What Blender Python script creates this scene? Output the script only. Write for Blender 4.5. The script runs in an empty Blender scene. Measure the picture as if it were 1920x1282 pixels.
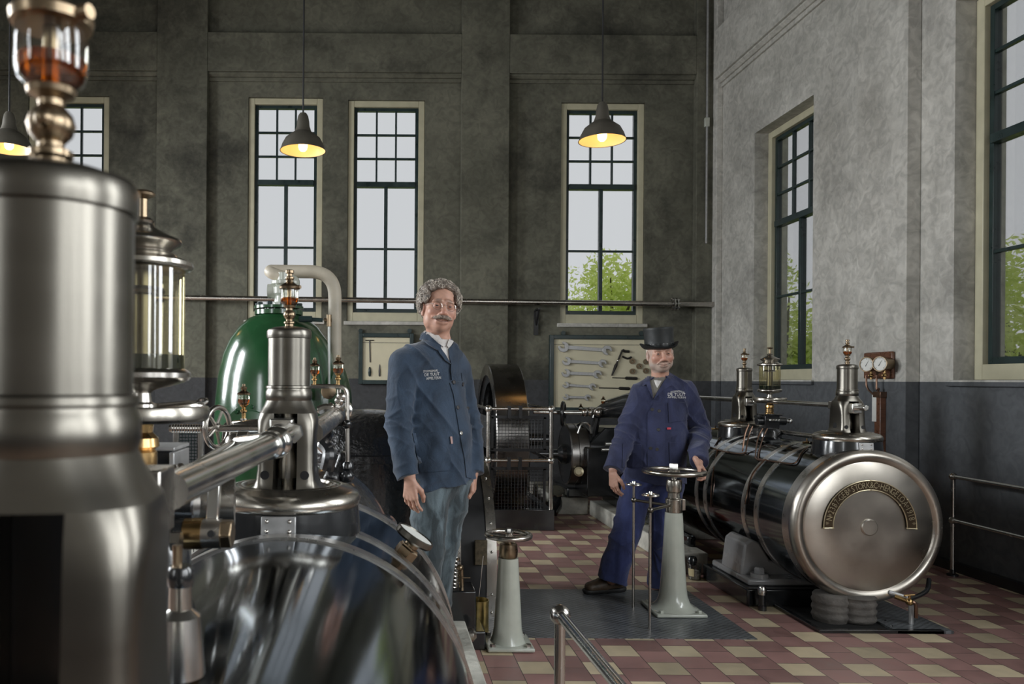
import bpy, bmesh, math, random
import numpy as np
from math import sin, cos, pi, radians, sqrt, atan2
from mathutils import Vector, Matrix
from mathutils.bvhtree import BVHTree

random.seed(7)
SC = bpy.context.scene
COL = SC.collection
V = Vector

# ------------------------------------------------------------------ camera, light, exposure
H, F, CX, CY, ROLL = 1.44, 1440.0, 715.0, 712.0, 0.007   # eye height, focal length in px, principal point
cam_d = bpy.data.cameras.new('camera')
cam = bpy.data.objects.new('camera', cam_d)
COL.objects.link(cam)
cam.matrix_world = Matrix.Translation((0, 0, H)) @ Matrix.Rotation(pi / 2, 4, 'X') @ Matrix.Rotation(ROLL, 4, 'Z')
cam_d.sensor_width = 36.0
cam_d.lens = F / 1920 * 36.0
cam_d.shift_x = (960 - CX) / 1920
cam_d.shift_y = (CY - 641) / 1920
cam_d.clip_start = 0.05
cam_d.dof.use_dof = True
cam_d.dof.focus_distance = 4.4
cam_d.dof.aperture_fstop = 7.0
SC.camera = cam

world = bpy.data.worlds.new('overcast_sky')
SC.world = world
world.use_nodes = True
wbg = world.node_tree.nodes['Background']
wbg.inputs['Color'].default_value = (0.96, 0.98, 1.0, 1)
wbg.inputs['Strength'].default_value = 0.98

SC.view_settings.view_transform = 'Standard'
SC.view_settings.look = 'None'
SC.view_settings.gamma = 1.0
SC.view_settings.use_curve_mapping = False
SC.view_settings.exposure = 0.0
SC.cycles.max_bounces = 8
SC.cycles.diffuse_bounces = 4
SC.cycles.glossy_bounces = 4
SC.cycles.transparent_max_bounces = 12
SC.cycles.caustics_reflective = False
SC.cycles.caustics_refractive = False
SC.cycles.sample_clamp_indirect = 4.0

YB, XR, XL, YF, ZC = 10.3, 4.45, -6.0, -3.6, 7.2      # room shell

def area(name, loc, rot, sx, sy, power, col=(0.93, 0.97, 1.0)):
    d = bpy.data.lights.new(name, 'AREA')
    d.shape = 'RECTANGLE'; d.size = sx; d.size_y = sy; d.energy = power; d.color = col
    o = bpy.data.objects.new(name, d); COL.objects.link(o)
    d.spread = SPREAD
    o.location = loc; o.rotation_euler = rot
    return o

# fill lights in unseen windows added to the left wall and rear wall
LEFT_FILL_WIN = [(3.0, 4.2), (6.0, 7.2)]
FRONT_FILL_WIN = [(-5.4, -4.3), (2.8, 4.1)]
NEAR_WIN = [(1.55, 2.8), (-1.63, -.38), (-3.4, -2.3)]
LEFT_W, FRONT_W, NEAR_W, TILT, SPREAD = 230.0, 75.0, 96.0, radians(24), radians(150)
for ya, yb in LEFT_FILL_WIN:
    area('fill_left', (XL - 0.1, (ya + yb) / 2, 3.0), (0, -pi / 2 + TILT, 0), 2.9, yb - ya, LEFT_W)
for xa, xb in FRONT_FILL_WIN:
    area('fill_front', ((xa + xb) / 2, YF - 0.1, 3.0), (pi / 2 - TILT, 0, 0), xb - xa, 2.9, FRONT_W)
for ya, yb in NEAR_WIN:
    area('daylight_right', (XR + 0.35, (ya + yb) / 2, 3.0), (0, pi / 2 - TILT, 0), 2.9, 1.2, NEAR_W)

def portal(loc, rot, sx, sy):
    o = area('sky_portal', loc, rot, sx, sy, 1.0)
    o.data.spread = pi
    o.data.cycles.is_portal = True

# ------------------------------------------------------------------ photograph -> world helpers
def ray(px, py):
    dx, dy = px - CX, py - CY
    c, s = cos(ROLL), sin(ROLL)
    return (dx * c + dy * s) / F, -(-dx * s + dy * c) / F
def P(px, py, Y):
    u, w = ray(px, py)
    return V((u * Y, Y, H + w * Y))
def PX(px, py, X):
    u, w = ray(px, py)
    Y = X / u
    return V((X, Y, H + w * Y))
def PF(px, py, z=0.0):
    u, w = ray(px, py)
    Y = (z - H) / w
    return V((u * Y, Y, z))
def on_barrel(px, py, X0, Z0, R):
    u, w = ray(px, py)
    a = u * u + w * w
    b = -2 * (u * X0 + w * (Z0 - H))
    c = X0 * X0 + (Z0 - H) ** 2 - R * R
    d = b * b - 4 * a * c
    if d < 0: d = 0
    Y = (-b - sqrt(d)) / (2 * a)
    return V((u * Y, Y, H + w * Y))

# ------------------------------------------------------------------ mesh builder
class MB:
    def __init__(s): s.v = []; s.f = []
    def add(s, vs, fs):
        n = len(s.v)
        s.v += [tuple(p) for p in vs]
        s.f += [tuple(i + n for i in f) for f in fs]
        return s
    def box(s, c, d, R=None):
        vs = []
        for x in (-.5, .5):
            for y in (-.5, .5):
                for z in (-.5, .5):
                    p = V((x * d[0], y * d[1], z * d[2]))
                    if R is not None: p = R @ p
                    vs.append(p + V(c))
        return s.add(vs, [(0, 1, 3, 2), (4, 6, 7, 5), (0, 4, 5, 1), (2, 3, 7, 6), (0, 2, 6, 4), (1, 5, 7, 3)])
    def bx(s, x0, x1, y0, y1, z0, z1):
        return s.box(((x0 + x1) / 2, (y0 + y1) / 2, (z0 + z1) / 2), (abs(x1 - x0), abs(y1 - y0), abs(z1 - z0)))
    def tube(s, pts, r, n=10, closed=False, cap=True):
        pts = [V(p) for p in pts]
        m = len(pts)
        rs = r if isinstance(r, (list, tuple)) else [r] * m
        vs, fs = [], []
        t0 = (pts[1] - pts[0]).normalized()
        up = V((0, 0, 1)) if abs(t0.z) < .9 else V((1, 0, 0))
        nrm = t0.cross(up).normalized()
        for i in range(m):
            if closed: t = (pts[(i + 1) % m] - pts[i - 1]).normalized()
            elif i == 0: t = t0
            elif i == m - 1: t = (pts[i] - pts[i - 1]).normalized()
            else: t = ((pts[i + 1] - pts[i]).normalized() + (pts[i] - pts[i - 1]).normalized()).normalized()
            nrm = (nrm - t * nrm.dot(t))
            nrm = nrm.normalized() if nrm.length > 1e-6 else t.orthogonal().normalized()
            b = t.cross(nrm)
            for k in range(n):
                a = 2 * pi * k / n
                vs.append(pts[i] + (nrm * cos(a) + b * sin(a)) * rs[i])
        for i in range(m if closed else m - 1):
            j = (i + 1) % m
            for k in range(n):
                l = (k + 1) % n
                fs.append((i * n + k, i * n + l, j * n + l, j * n + k))
        if cap and not closed:
            fs.append(tuple(range(n - 1, -1, -1)))
            fs.append(tuple((m - 1) * n + k for k in range(n)))
        return s.add(vs, fs)
    def cyl(s, a, b, r, r2=None, n=16, cap=True):
        return s.tube([a, b], [r, r if r2 is None else r2], n, cap=cap)
    def lathe(s, prof, o=(0, 0, 0), axis=(0, 0, 1), n=32, cap=True):
        ax = V(axis).normalized()
        e1 = ax.orthogonal().normalized() if abs(ax.z) < .99 else V((1, 0, 0))
        e2 = ax.cross(e1)
        o = V(o); vs, fs, rings = [], [], []
        for (r, h) in prof:
            if r < 1e-6:
                rings.append((len(vs), 1)); vs.append(o + ax * h)
            else:
                rings.append((len(vs), n))
                for k in range(n):
                    a = 2 * pi * k / n
                    vs.append(o + ax * h + (e1 * cos(a) + e2 * sin(a)) * r)
        for (a, na), (b, nb) in zip(rings, rings[1:]):
            for k in range(n):
                l = (k + 1) % n
                if na == 1 and nb == 1: continue
                if na == 1: fs.append((a, b + l, b + k))
                elif nb == 1: fs.append((a + k, a + l, b))
                else: fs.append((a + k, a + l, b + l, b + k))
        if cap:
            a, na = rings[0]
            if na > 1: fs.append(tuple(a + k for k in range(n - 1, -1, -1)))
            a, na = rings[-1]
            if na > 1: fs.append(tuple(a + k for k in range(n)))
        return s.add(vs, fs)
    def sph(s, c, r, n=16, m=10, sc=(1, 1, 1)):
        k = len(s.v)
        s.lathe([(r * sin(pi * i / m), -r * cos(pi * i / m)) for i in range(m + 1)], (0, 0, 0), (0, 0, 1), n)
        for i in range(k, len(s.v)):
            x, y, z = s.v[i]
            s.v[i] = (x * sc[0] + c[0], y * sc[1] + c[1], z * sc[2] + c[2])
        return s
    def torus(s, c, R, r, axis=(0, 0, 1), n=36, m=10):
        ax = V(axis).normalized(); e1 = ax.orthogonal().normalized(); e2 = ax.cross(e1)
        return s.tube([V(c) + (e1 * cos(2 * pi * i / n) + e2 * sin(2 * pi * i / n)) * R for i in range(n)], r, m, closed=True)
    def prism(s, poly, o, ex, ey, ez, d):
        o, ex, ey, ez = V(o), V(ex), V(ey), V(ez); n = len(poly)
        vs = [o + ex * a + ey * b for a, b in poly] + [o + ex * a + ey * b + ez * d for a, b in poly]
        fs = [tuple(range(n - 1, -1, -1)), tuple(range(n, 2 * n))]
        fs += [(i, (i + 1) % n, n + (i + 1) % n, n + i) for i in range(n)]
        return s.add(vs, fs)
    def bolt(s, c, axis, r, h):
        return s.lathe([(r, -h * .2), (r, h * .8), (r * .8, h), (0, h)], c, axis, 6)

def smooth_path(pts, k=6):
    pts = [V(p) for p in pts]
    out = []
    for i in range(len(pts) - 1):
        p0 = pts[max(i - 1, 0)]; p1 = pts[i]; p2 = pts[i + 1]; p3 = pts[min(i + 2, len(pts) - 1)]
        for j in range(k):
            t = j / k
            out.append(.5 * ((2 * p1) + (p2 - p0) * t + (2 * p0 - 5 * p1 + 4 * p2 - p3) * t * t + (3 * p1 - p0 - 3 * p2 + p3) * t ** 3))
    out.append(pts[-1])
    return out
def round_path(pts, r, k=6):
    pts = [V(p) for p in pts]
    out = [pts[0]]
    for a, b, c in zip(pts, pts[1:], pts[2:]):
        d1 = (a - b); d2 = (c - b)
        q = min(r, d1.length * .49, d2.length * .49)
        p1 = b + d1.normalized() * q; p2 = b + d2.normalized() * q
        for j in range(k + 1):
            t = j / k
            out.append(p1 * (1 - t) ** 2 + b * 2 * t * (1 - t) + p2 * t * t)
    out.append(pts[-1])
    return out

def mesh_from(name, mb, off=V((0, 0, 0)), ang=35):
    me = bpy.data.meshes.new(name)
    me.from_pydata([(x - off.x, y - off.y, z - off.z) for x, y, z in mb.v], [], mb.f)
    me.update()
    bm = bmesh.new(); bm.from_mesh(me)
    bmesh.ops.recalc_face_normals(bm, faces=bm.faces)
    bm.to_mesh(me); bm.free()
    me.shade_smooth()
    me.set_sharp_from_angle(angle=radians(ang))
    return me
def tag(o, label, cat, group=None):
    o['label'] = label; o['category'] = cat
    if group: o['group'] = group
    return o
def thing(name, label, cat, loc=(0, 0, 0), group=None):
    o = bpy.data.objects.new(name, None); COL.objects.link(o)
    o.location = loc; o.empty_display_size = .05
    return tag(o, label, cat, group)
def islands(mb):
    p = list(range(len(mb.v)))
    def find(i):
        while p[i] != i: p[i] = p[p[i]]; i = p[i]
        return i
    for f in mb.f:
        r = find(f[0])
        for i in f[1:]: p[find(i)] = r
    g = {}
    for f in mb.f: g.setdefault(find(f[0]), []).append(f)
    out = []
    for fs in g.values():
        ix = sorted({i for f in fs for i in f}); mp = {j: i for i, j in enumerate(ix)}
        q = MB(); q.v = [mb.v[j] for j in ix]; q.f = [tuple(mp[i] for i in f) for f in fs]; out.append(q)
    return out
SPLIT = {'post', 'rail', 'ball_joint', 'spoke', 'bolt', 'screw', 'feed_nipple', 'rivet', 'leg_screw', 'leg_hole', 'hanger', 'cock', 'rod', 'oil_line', 'drip_pipe', 'copper_pipe', 'clip', 'gauge_fitting', 'edge_strip', 'chain', 'ratchet', 'laces', 'curl_lock', 'nut', 'plug', 'joint', 'cap_knob'}
def part(par, name, mb, m, bevel=0.0, ang=35, label=None, stuff=False):
    if name in SPLIT:
        q = islands(mb)
        if 1 < len(q) <= 60:
            return [part1(par, name, k, m, bevel, ang, label, stuff) for k in q][0]
    return part1(par, name, mb, m, bevel, ang, label, stuff)
def part1(par, name, mb, m, bevel=0.0, ang=35, label=None, stuff=False):
    top = par
    while top.parent: top = top.parent
    o = bpy.data.objects.new(name, mesh_from(name, mb, top.location, ang))
    COL.objects.link(o); o.parent = par
    o.data.materials.append(m)
    if bevel: add_bevel(o, bevel)
    if label: o['label'] = label
    if stuff: o['kind'] = 'stuff'
    return o
def add_bevel(o, w):
    b = o.modifiers.new('bevel', 'BEVEL'); b.width = w; b.segments = 2; b.limit_method = 'ANGLE'; b.angle_limit = radians(40)
def solo(name, mb, m, label, cat, group=None, bevel=0.0, ang=35):
    xs = [p[0] for p in mb.v]; ys = [p[1] for p in mb.v]; zs = [p[2] for p in mb.v]
    off = V(((min(xs) + max(xs)) / 2, (min(ys) + max(ys)) / 2, min(zs)))
    o = bpy.data.objects.new(name, mesh_from(name, mb, off, ang)); COL.objects.link(o)
    o.location = off; o.data.materials.append(m)
    if bevel: add_bevel(o, bevel)
    return tag(o, label, cat, group)
def struct(name, mb, m, parent=None, bevel=0.0, ang=35):
    o = bpy.data.objects.new(name, mesh_from(name, mb, V((0, 0, 0)), ang)); COL.objects.link(o)
    o.data.materials.append(m)
    if parent: o.parent = parent
    else: o['kind'] = 'structure'
    if bevel: add_bevel(o, bevel)
    return o
def copy_tree(o, par=None):
    c = o.copy(); COL.objects.link(c); c.parent = par
    for ch in list(o.children): copy_tree(ch, c)
    return c

# ------------------------------------------------------------------ materials
def nodes_of(m):
    m.use_nodes = True
    t = m.node_tree
    return t, t.nodes['Principled BSDF']
def M(name, col, metal=0.0, rough=.5, var=.15, scale=6.0, rvar=.08, bump=0.0, bscale=40.0, coat=0.0, stretch=None, spec=None):
    m = bpy.data.materials.new(name)
    t, b = nodes_of(m); N = t.nodes; L = t.links
    tc = N.new('ShaderNodeTexCoord')
    src = tc.outputs['Object']
    if stretch:
        mp = N.new('ShaderNodeMapping'); mp.inputs['Scale'].default_value = stretch
        L.new(src, mp.inputs['Vector']); src = mp.outputs['Vector']
    nz = N.new('ShaderNodeTexNoise'); nz.inputs['Scale'].default_value = scale; nz.inputs['Detail'].default_value = 6
    L.new(src, nz.inputs['Vector'])
    mr = N.new('ShaderNodeMapRange'); mr.inputs[1].default_value = .3; mr.inputs[2].default_value = .7
    mr.inputs[3].default_value = 1 - var; mr.inputs[4].default_value = 1 + var
    L.new(nz.outputs['Fac'], mr.inputs[0])
    mx = N.new('ShaderNodeVectorMath'); mx.operation = 'SCALE'
    mx.inputs[0].default_value = col[:3]
    L.new(mr.outputs[0], mx.inputs['Scale'])
    L.new(mx.outputs[0], b.inputs['Base Color'])
    b.inputs['Metallic'].default_value = metal
    rr = N.new('ShaderNodeMapRange'); rr.inputs[1].default_value = .3; rr.inputs[2].default_value = .7
    rr.inputs[3].default_value = max(.02, rough - rvar); rr.inputs[4].default_value = rough + rvar
    L.new(nz.outputs['Fac'], rr.inputs[0]); L.new(rr.outputs[0], b.inputs['Roughness'])
    if coat:
        b.inputs['Coat Weight'].default_value = coat; b.inputs['Coat Roughness'].default_value = .12
    if spec is not None: b.inputs['Specular IOR Level'].default_value = spec
    if bump:
        n2 = N.new('ShaderNodeTexNoise'); n2.inputs['Scale'].default_value = bscale; n2.inputs['Detail'].default_value = 5
        L.new(src, n2.inputs['Vector'])
        bp = N.new('ShaderNodeBump'); bp.inputs['Strength'].default_value = bump; bp.inputs['Distance'].default_value = .01
        L.new(n2.outputs['Fac'], bp.inputs['Height']); L.new(bp.outputs[0], b.inputs['Normal'])
    return m

STEEL = M('polished_steel', (.46, .435, .40), 1, .26, .10, 9, .04)
STEEL_B = M('bright_steel', (.66, .65, .62), 1, .22, .1, 12, .06)
HANDW = M('handled_steel', (.40, .375, .33), 1, .26, .08, 8, .03)
BRUSH = M('turned_steel', (.165, .154, .133), 1, .31, .07, 5, .02, stretch=(1, 1, 6))
COVER = M('worn_nickel_cover', (.47, .435, .385), 1, .33, .22, 3.5, .08)
BLUED = M('blued_sheet_steel', (.145, .172, .20), 1, .10, .2, 3.0, .035, bump=.012, bscale=9)
BAND = M('steel_band', (.60, .58, .55), 1, .30, .1, 20, .05)
BLACK = M('black_enamel', (.012, .013, .014), 0, .22, .3, 8, .06, coat=.6, bump=.1, bscale=18)
BLACKM = M('black_iron', (.016, .016, .017), 0, .45, .3, 8, .1)
BLACKW = M('wrinkled_black_paint', (.016, .016, .017), 0, .24, .3, 5, .08, coat=.5, bump=1.0, bscale=38)
GREEN = M('bottle_green_enamel', (.014, .062, .022), 0, .20, .3, 4, .05, coat=.6, bump=.12, bscale=16)
DGREEN = M('dark_green_paint', (.018, .034, .034), 0, .35, .25, 10, .1)
BRASS = M('brass', (.47, .31, .14), 1, .24, .18, 20, .07)
BRONZE = M('dull_bronze', (.27, .205, .135), 1, .32, .22, 14, .08)
COPPER = M('copper_pipe', (.26, .16, .115), 1, .32, .2, 20, .07)
CREAM = M('cream_paint', (.52, .49, .35), 0, .42, .08, 8, .08)
CREAMP = M('cream_pipe_lagging', (.50, .45, .36), 0, .5, .12, 10, .08, bump=.1)
BOARD = M('cream_board', (.66, .61, .44), 0, .5, .05, 6, .05)
ENAMEL = M('grey_white_enamel', (.46, .48, .42), 0, .22, .08, 10, .05, coat=.5, bump=.06, bscale=30)
GREYP = M('grey_enamel', (.25, .25, .25), 0, .25, .1, 8, .05, coat=.4)
SILVER = M('dull_silver_paint', (.45, .45, .45), .6, .42, .12, 30, .08)
PLINTHM = M('whitewashed_concrete', (.42, .41, .36), 0, .75, .2, 14, .1, bump=.6, bscale=40)
WOOD = M('varnished_wood', (.13, .055, .03), 0, .32, .3, 6, .08, coat=.4, stretch=(1, 8, 8))
OILD = M('dark_oil', (.008, .016, .012), 0, .12, .2, 8, .03)
OILA = M('amber_oil', (.30, .12, .015), 0, .12, .2, 8, .03)
WHITE = M('white_dial', (.72, .72, .68), 0, .4, .04, 20, .05)
INK = M('black_ink', (.012, .012, .012), 0, .5, .1, 20, .05)
LAG = M('plaster_lagging', (.11, .10, .09), 0, .75, .35, 16, .1, bump=.8, bscale=30)
SHADE = M('grey_lamp_enamel', (.085, .078, .064), 0, .38, .1, 10, .08)
SHADEIN = M('white_lamp_enamel', (.78, .66, .42), 0, .4, .05, 10, .05)
RUBBER = M('black_rubber', (.012, .012, .012), 0, .6, .2, 10, .05)
TIN = M('gold_lacquered_tin', (.52, .40, .16), 1, .34, .35, 18, .08)

def glass(name, col, tint=.0, rough=.03, refl=.06):
    m = bpy.data.materials.new(name); t, b = nodes_of(m); N = t.nodes; L = t.links
    tr = N.new('ShaderNodeBsdfTransparent'); tr.inputs[0].default_value = (*col, 1)
    gl = N.new('ShaderNodeBsdfGlossy'); gl.inputs['Roughness'].default_value = rough
    fr = N.new('ShaderNodeLayerWeight'); fr.inputs[0].default_value = .25
    mul = N.new('ShaderNodeMath'); mul.operation = 'MULTIPLY_ADD'; mul.inputs[1].default_value = .5; mul.inputs[2].default_value = refl
    mx = N.new('ShaderNodeMixShader')
    L.new(fr.outputs['Fresnel'], mul.inputs[0]); L.new(mul.outputs[0], mx.inputs[0])
    L.new(tr.outputs[0], mx.inputs[1]); L.new(gl.outputs[0], mx.inputs[2])
    L.new(mx.outputs[0], N['Material Output'].inputs['Surface'])
    return m
PANE = glass('window_glass', (.80, .805, .81), refl=.0)
GLASS = glass('clear_glass', (.90, .90, .84), refl=.08)
GLASSY = glass('yellowed_glass', (.86, .82, .62), refl=.10)
OILG = glass('amber_oil_in_glass', (.70, .34, .06), refl=.05)
PLASTIC = glass('clear_plastic', (.80, .80, .78), rough=.2, refl=.1)

def wall_material(name, lo, hi, dado=(.088, .094, .102), grime=.5, scale=1.3):
    m = bpy.data.materials.new(name); t, b = nodes_of(m); N = t.nodes; L = t.links
    g = N.new('ShaderNodeNewGeometry')
    n1 = N.new('ShaderNodeTexNoise'); n1.inputs['Scale'].default_value = scale; n1.inputs['Detail'].default_value = 8; n1.inputs['Roughness'].default_value = .65; n1.inputs['Distortion'].default_value = .6
    n2 = N.new('ShaderNodeTexNoise'); n2.inputs['Scale'].default_value = 9; n2.inputs['Detail'].default_value = 6; n2.inputs['Distortion'].default_value = 1.5
    n3 = N.new('ShaderNodeTexNoise'); n3.inputs['Scale'].default_value = .7; n3.inputs['Detail'].default_value = 9; n3.inputs['Roughness'].default_value = .7
    for n in (n1, n2, n3): L.new(g.outputs['Position'], n.inputs['Vector'])
    r1 = N.new('ShaderNodeValToRGB')
    r1.color_ramp.elements[0].position = .3; r1.color_ramp.elements[0].color = (*lo, 1)
    r1.color_ramp.elements[1].position = .72; r1.color_ramp.elements[1].color = (*hi, 1)
    L.new(n1.outputs['Fac'], r1.inputs[0])
    mr = N.new('ShaderNodeMapRange'); mr.inputs[1].default_value = .35; mr.inputs[2].default_value = .65; mr.inputs[3].default_value = .82; mr.inputs[4].default_value = 1.14
    L.new(n2.outputs['Fac'], mr.inputs[0])
    m3 = N.new('ShaderNodeMapRange'); m3.inputs[1].default_value = .5; m3.inputs[2].default_value = .66; m3.inputs[3].default_value = 1.0; m3.inputs[4].default_value = 1 - grime
    L.new(n3.outputs['Fac'], m3.inputs[0])
    mm = N.new('ShaderNodeMath'); mm.operation = 'MULTIPLY'; L.new(mr.outputs[0], mm.inputs[0]); L.new(m3.outputs[0], mm.inputs[1])
    sc = N.new('ShaderNodeVectorMath'); sc.operation = 'SCALE'; L.new(r1.outputs[0], sc.inputs[0]); L.new(mm.outputs[0], sc.inputs['Scale'])
    out = sc.outputs[0]
    if dado:
        sx = N.new('ShaderNodeSeparateXYZ'); L.new(g.outputs['Position'], sx.inputs[0])
        gt = N.new('ShaderNodeMath'); gt.operation = 'GREATER_THAN'; gt.inputs[1].default_value = 1.455; L.new(sx.outputs[2], gt.inputs[0])
        mx = N.new('ShaderNodeMix'); mx.data_type = 'RGBA'
        d2 = N.new('ShaderNodeVectorMath'); d2.operation = 'SCALE'; d2.inputs[0].default_value = dado; L.new(mr.outputs[0], d2.inputs['Scale'])
        L.new(gt.outputs[0], mx.inputs['Factor']); L.new(d2.outputs[0], mx.inputs['A']); L.new(out, mx.inputs['B'])
        out = mx.outputs['Result']
    L.new(out, b.inputs['Base Color'])
    b.inputs['Roughness'].default_value = .8
    bp = N.new('ShaderNodeBump'); bp.inputs['Strength'].default_value = .35; bp.inputs['Distance'].default_value = .01
    L.new(n2.outputs['Fac'], bp.inputs['Height']); L.new(bp.outputs[0], b.inputs['Normal'])
    return m
WALLB = wall_material('stained_shaded_plaster', (.078, .078, .058), (.178, .174, .132), dado=(.05, .052, .055), grime=.66, scale=1.1)  # stains, plus backlit shade put into the plaster and dado tones
WALLR = wall_material('grey_plaster', (.40, .39, .355), (.60, .585, .54), grime=.25, scale=1.7)
CEIL = wall_material('sooty_ceiling', (.05, .05, .045), (.09, .09, .08), dado=None)

def floor_material():
    m = bpy.data.materials.new('quarry_tiles'); t, b = nodes_of(m); N = t.nodes; L = t.links
    s = .1155 * H
    c0 = PF(1468, 1212)
    g = N.new('ShaderNodeNewGeometry'); sx = N.new('ShaderNodeSeparateXYZ'); L.new(g.outputs['Position'], sx.inputs[0])
    def mth(op, a, bb=None, c=None):
        n = N.new('ShaderNodeMath'); n.operation = op
        for i, q in enumerate((a, bb, c)):
            if q is None: continue
            if isinstance(q, (int, float)): n.inputs[i].default_value = q
            else: L.new(q, n.inputs[i])
        return n.outputs[0]
    u = mth('DIVIDE', mth('SUBTRACT', sx.outputs[0], c0.x), s)
    v = mth('DIVIDE', mth('SUBTRACT', c0.y, sx.outputs[1]), s)
    cu = mth('FLOOR', u)
    par = mth('FLOORED_MODULO', cu, 2)
    # columns alternate: two-tile creams, rows shifted by one and a half tiles
    v2 = mth('MULTIPLY_ADD', par, 1.5, v)
    cv = mth('FLOOR', v2)
    cream = mth('LESS_THAN', mth('FLOORED_MODULO', cv, 3), .5)
    cx = N.new('ShaderNodeCombineXYZ'); L.new(cu, cx.inputs[0]); L.new(cv, cx.inputs[1])
    wn = N.new('ShaderNodeTexWhiteNoise'); wn.noise_dimensions = '2D'; L.new(cx.outputs[0], wn.inputs['Vector'])
    nz = N.new('ShaderNodeTexNoise'); nz.inputs['Scale'].default_value = 9; nz.inputs['Detail'].default_value = 7; L.new(g.outputs['Position'], nz.inputs['Vector'])
    mx = N.new('ShaderNodeMix'); mx.data_type = 'RGBA'
    mx.inputs['A'].default_value = (.30, .168, .152, 1); mx.inputs['B'].default_value = (.56, .465, .315, 1)
    L.new(cream, mx.inputs['Factor'])
    va = mth('ADD', mth('MULTIPLY_ADD', wn.outputs[0], .5, .62), mth('MULTIPLY_ADD', nz.outputs['Fac'], .55, -.15))
    sc = N.new('ShaderNodeVectorMath'); sc.operation = 'SCALE'; L.new(mx.outputs['Result'], sc.inputs[0]); L.new(va, sc.inputs['Scale'])
    fu = mth('FRACT', u); fv = mth('FRACT', v2)
    def edge(f): return mth('MINIMUM', f, mth('SUBTRACT', 1.0, f))
    gr = mth('LESS_THAN', mth('MINIMUM', edge(fu), edge(fv)), .012)
    mg = N.new('ShaderNodeMix'); mg.data_type = 'RGBA'; mg.inputs['B'].default_value = (.05, .04, .035, 1)
    L.new(gr, mg.inputs['Factor']); L.new(sc.outputs[0], mg.inputs['A'])
    L.new(mg.outputs['Result'], b.inputs['Base Color'])
    L.new(mth('MULTIPLY_ADD', nz.outputs['Fac'], .5, .18), b.inputs['Roughness'])
    bp = N.new('ShaderNodeBump'); bp.inputs['Strength'].default_value = .25; bp.inputs['Distance'].default_value = .01
    L.new(mth('SUBTRACT', mth('MULTIPLY', nz.outputs['Fac'], .3), gr), bp.inputs['Height']); L.new(bp.outputs[0], b.inputs['Normal'])
    return m
FLOORM = floor_material()

def plate_material():
    m = bpy.data.materials.new('chequer_plate'); t, b = nodes_of(m); N = t.nodes; L = t.links
    g = N.new('ShaderNodeNewGeometry')
    hs = []
    for ang in (.95, -.55):
        mp = N.new('ShaderNodeMapping'); mp.inputs['Rotation'].default_value = (0, 0, ang); mp.inputs['Scale'].default_value = (22, 48, 1)
        L.new(g.outputs['Position'], mp.inputs['Vector'])
        w = N.new('ShaderNodeTexBrick'); w.offset = .5
        w.inputs['Color1'].default_value = w.inputs['Color2'].default_value = (1, 1, 1, 1); w.inputs['Mortar'].default_value = (0, 0, 0, 1)
        w.inputs['Scale'].default_value = 1.0; w.inputs['Mortar Size'].default_value = .16; w.inputs['Brick Width'].default_value = 1.0; w.inputs['Row Height'].default_value = 1.2
        L.new(mp.outputs[0], w.inputs['Vector']); hs.append(w.outputs['Color'])
        break
    nz = N.new('ShaderNodeTexNoise'); nz.inputs['Scale'].default_value = 5; nz.inputs['Detail'].default_value = 6; L.new(g.outputs['Position'], nz.inputs['Vector'])
    r = N.new('ShaderNodeMapRange'); r.inputs[1].default_value = .3; r.inputs[2].default_value = .7; r.inputs[3].default_value = .7; r.inputs[4].default_value = 1.4
    L.new(nz.outputs['Fac'], r.inputs[0])
    sc = N.new('ShaderNodeVectorMath'); sc.operation = 'SCALE'; sc.inputs[0].default_value = (.11, .118, .125); L.new(r.outputs[0], sc.inputs['Scale'])
    rb = N.new('ShaderNodeMapRange'); rb.inputs[3].default_value = .5; rb.inputs[4].default_value = 1.25; L.new(hs[0], rb.inputs[0])
    s2 = N.new('ShaderNodeVectorMath'); s2.operation = 'SCALE'; L.new(sc.outputs[0], s2.inputs[0]); L.new(rb.outputs[0], s2.inputs['Scale'])
    L.new(s2.outputs[0], b.inputs['Base Color']); b.inputs['Roughness'].default_value = .33; b.inputs['Specular IOR Level'].default_value = .9
    bp = N.new('ShaderNodeBump'); bp.inputs['Strength'].default_value = .8; bp.inputs['Distance'].default_value = .006
    L.new(hs[0], bp.inputs['Height']); L.new(bp.outputs[0], b.inputs['Normal'])
    return m
PLATE = plate_material()

# ------------------------------------------------------------------ room shell
def wall_slab(mb, us, vs, holes, to_box):
    """a slab with rectangular openings; us/vs = (lo, hi); holes = (u0,u1,v0,v1)"""
    ub = sorted({us[0], us[1], *[q for h in holes for q in h[:2]]})
    for u0, u1 in zip(ub, ub[1:]):
        hv = sorted([(h[2], h[3]) for h in holes if h[0] <= u0 + 1e-6 and h[1] >= u1 - 1e-6])
        z = vs[0]
        for a, bb in hv:
            if a > z: to_box(mb, u0, u1, z, a)
            z = bb
        if z < vs[1]: to_box(mb, u0, u1, z, vs[1])

def rect(px0, py0, px1, py1, Y):
    a, b_ = P(px0, py1, Y), P(px1, py0, Y)
    return [a.x, b_.x, a.z, b_.z]
W0 = rect(50, 180, 205, 598, YB); W1 = rect(463, 183, 606, 600, YB); W2 = rect(650, 188, 797, 602, YB); W3 = rect(1050, 193, 1210, 606, YB)
WR4 = [PX(1525, 300, XR).y, PX(1415, 300, XR).y, 1.47, 4.42]
WR5 = [4.74, PX(1790, 300, XR).y, 1.47, 4.42]
WR6 = [[p, q, 1.5, 4.45] for p, q in NEAR_WIN]

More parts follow.
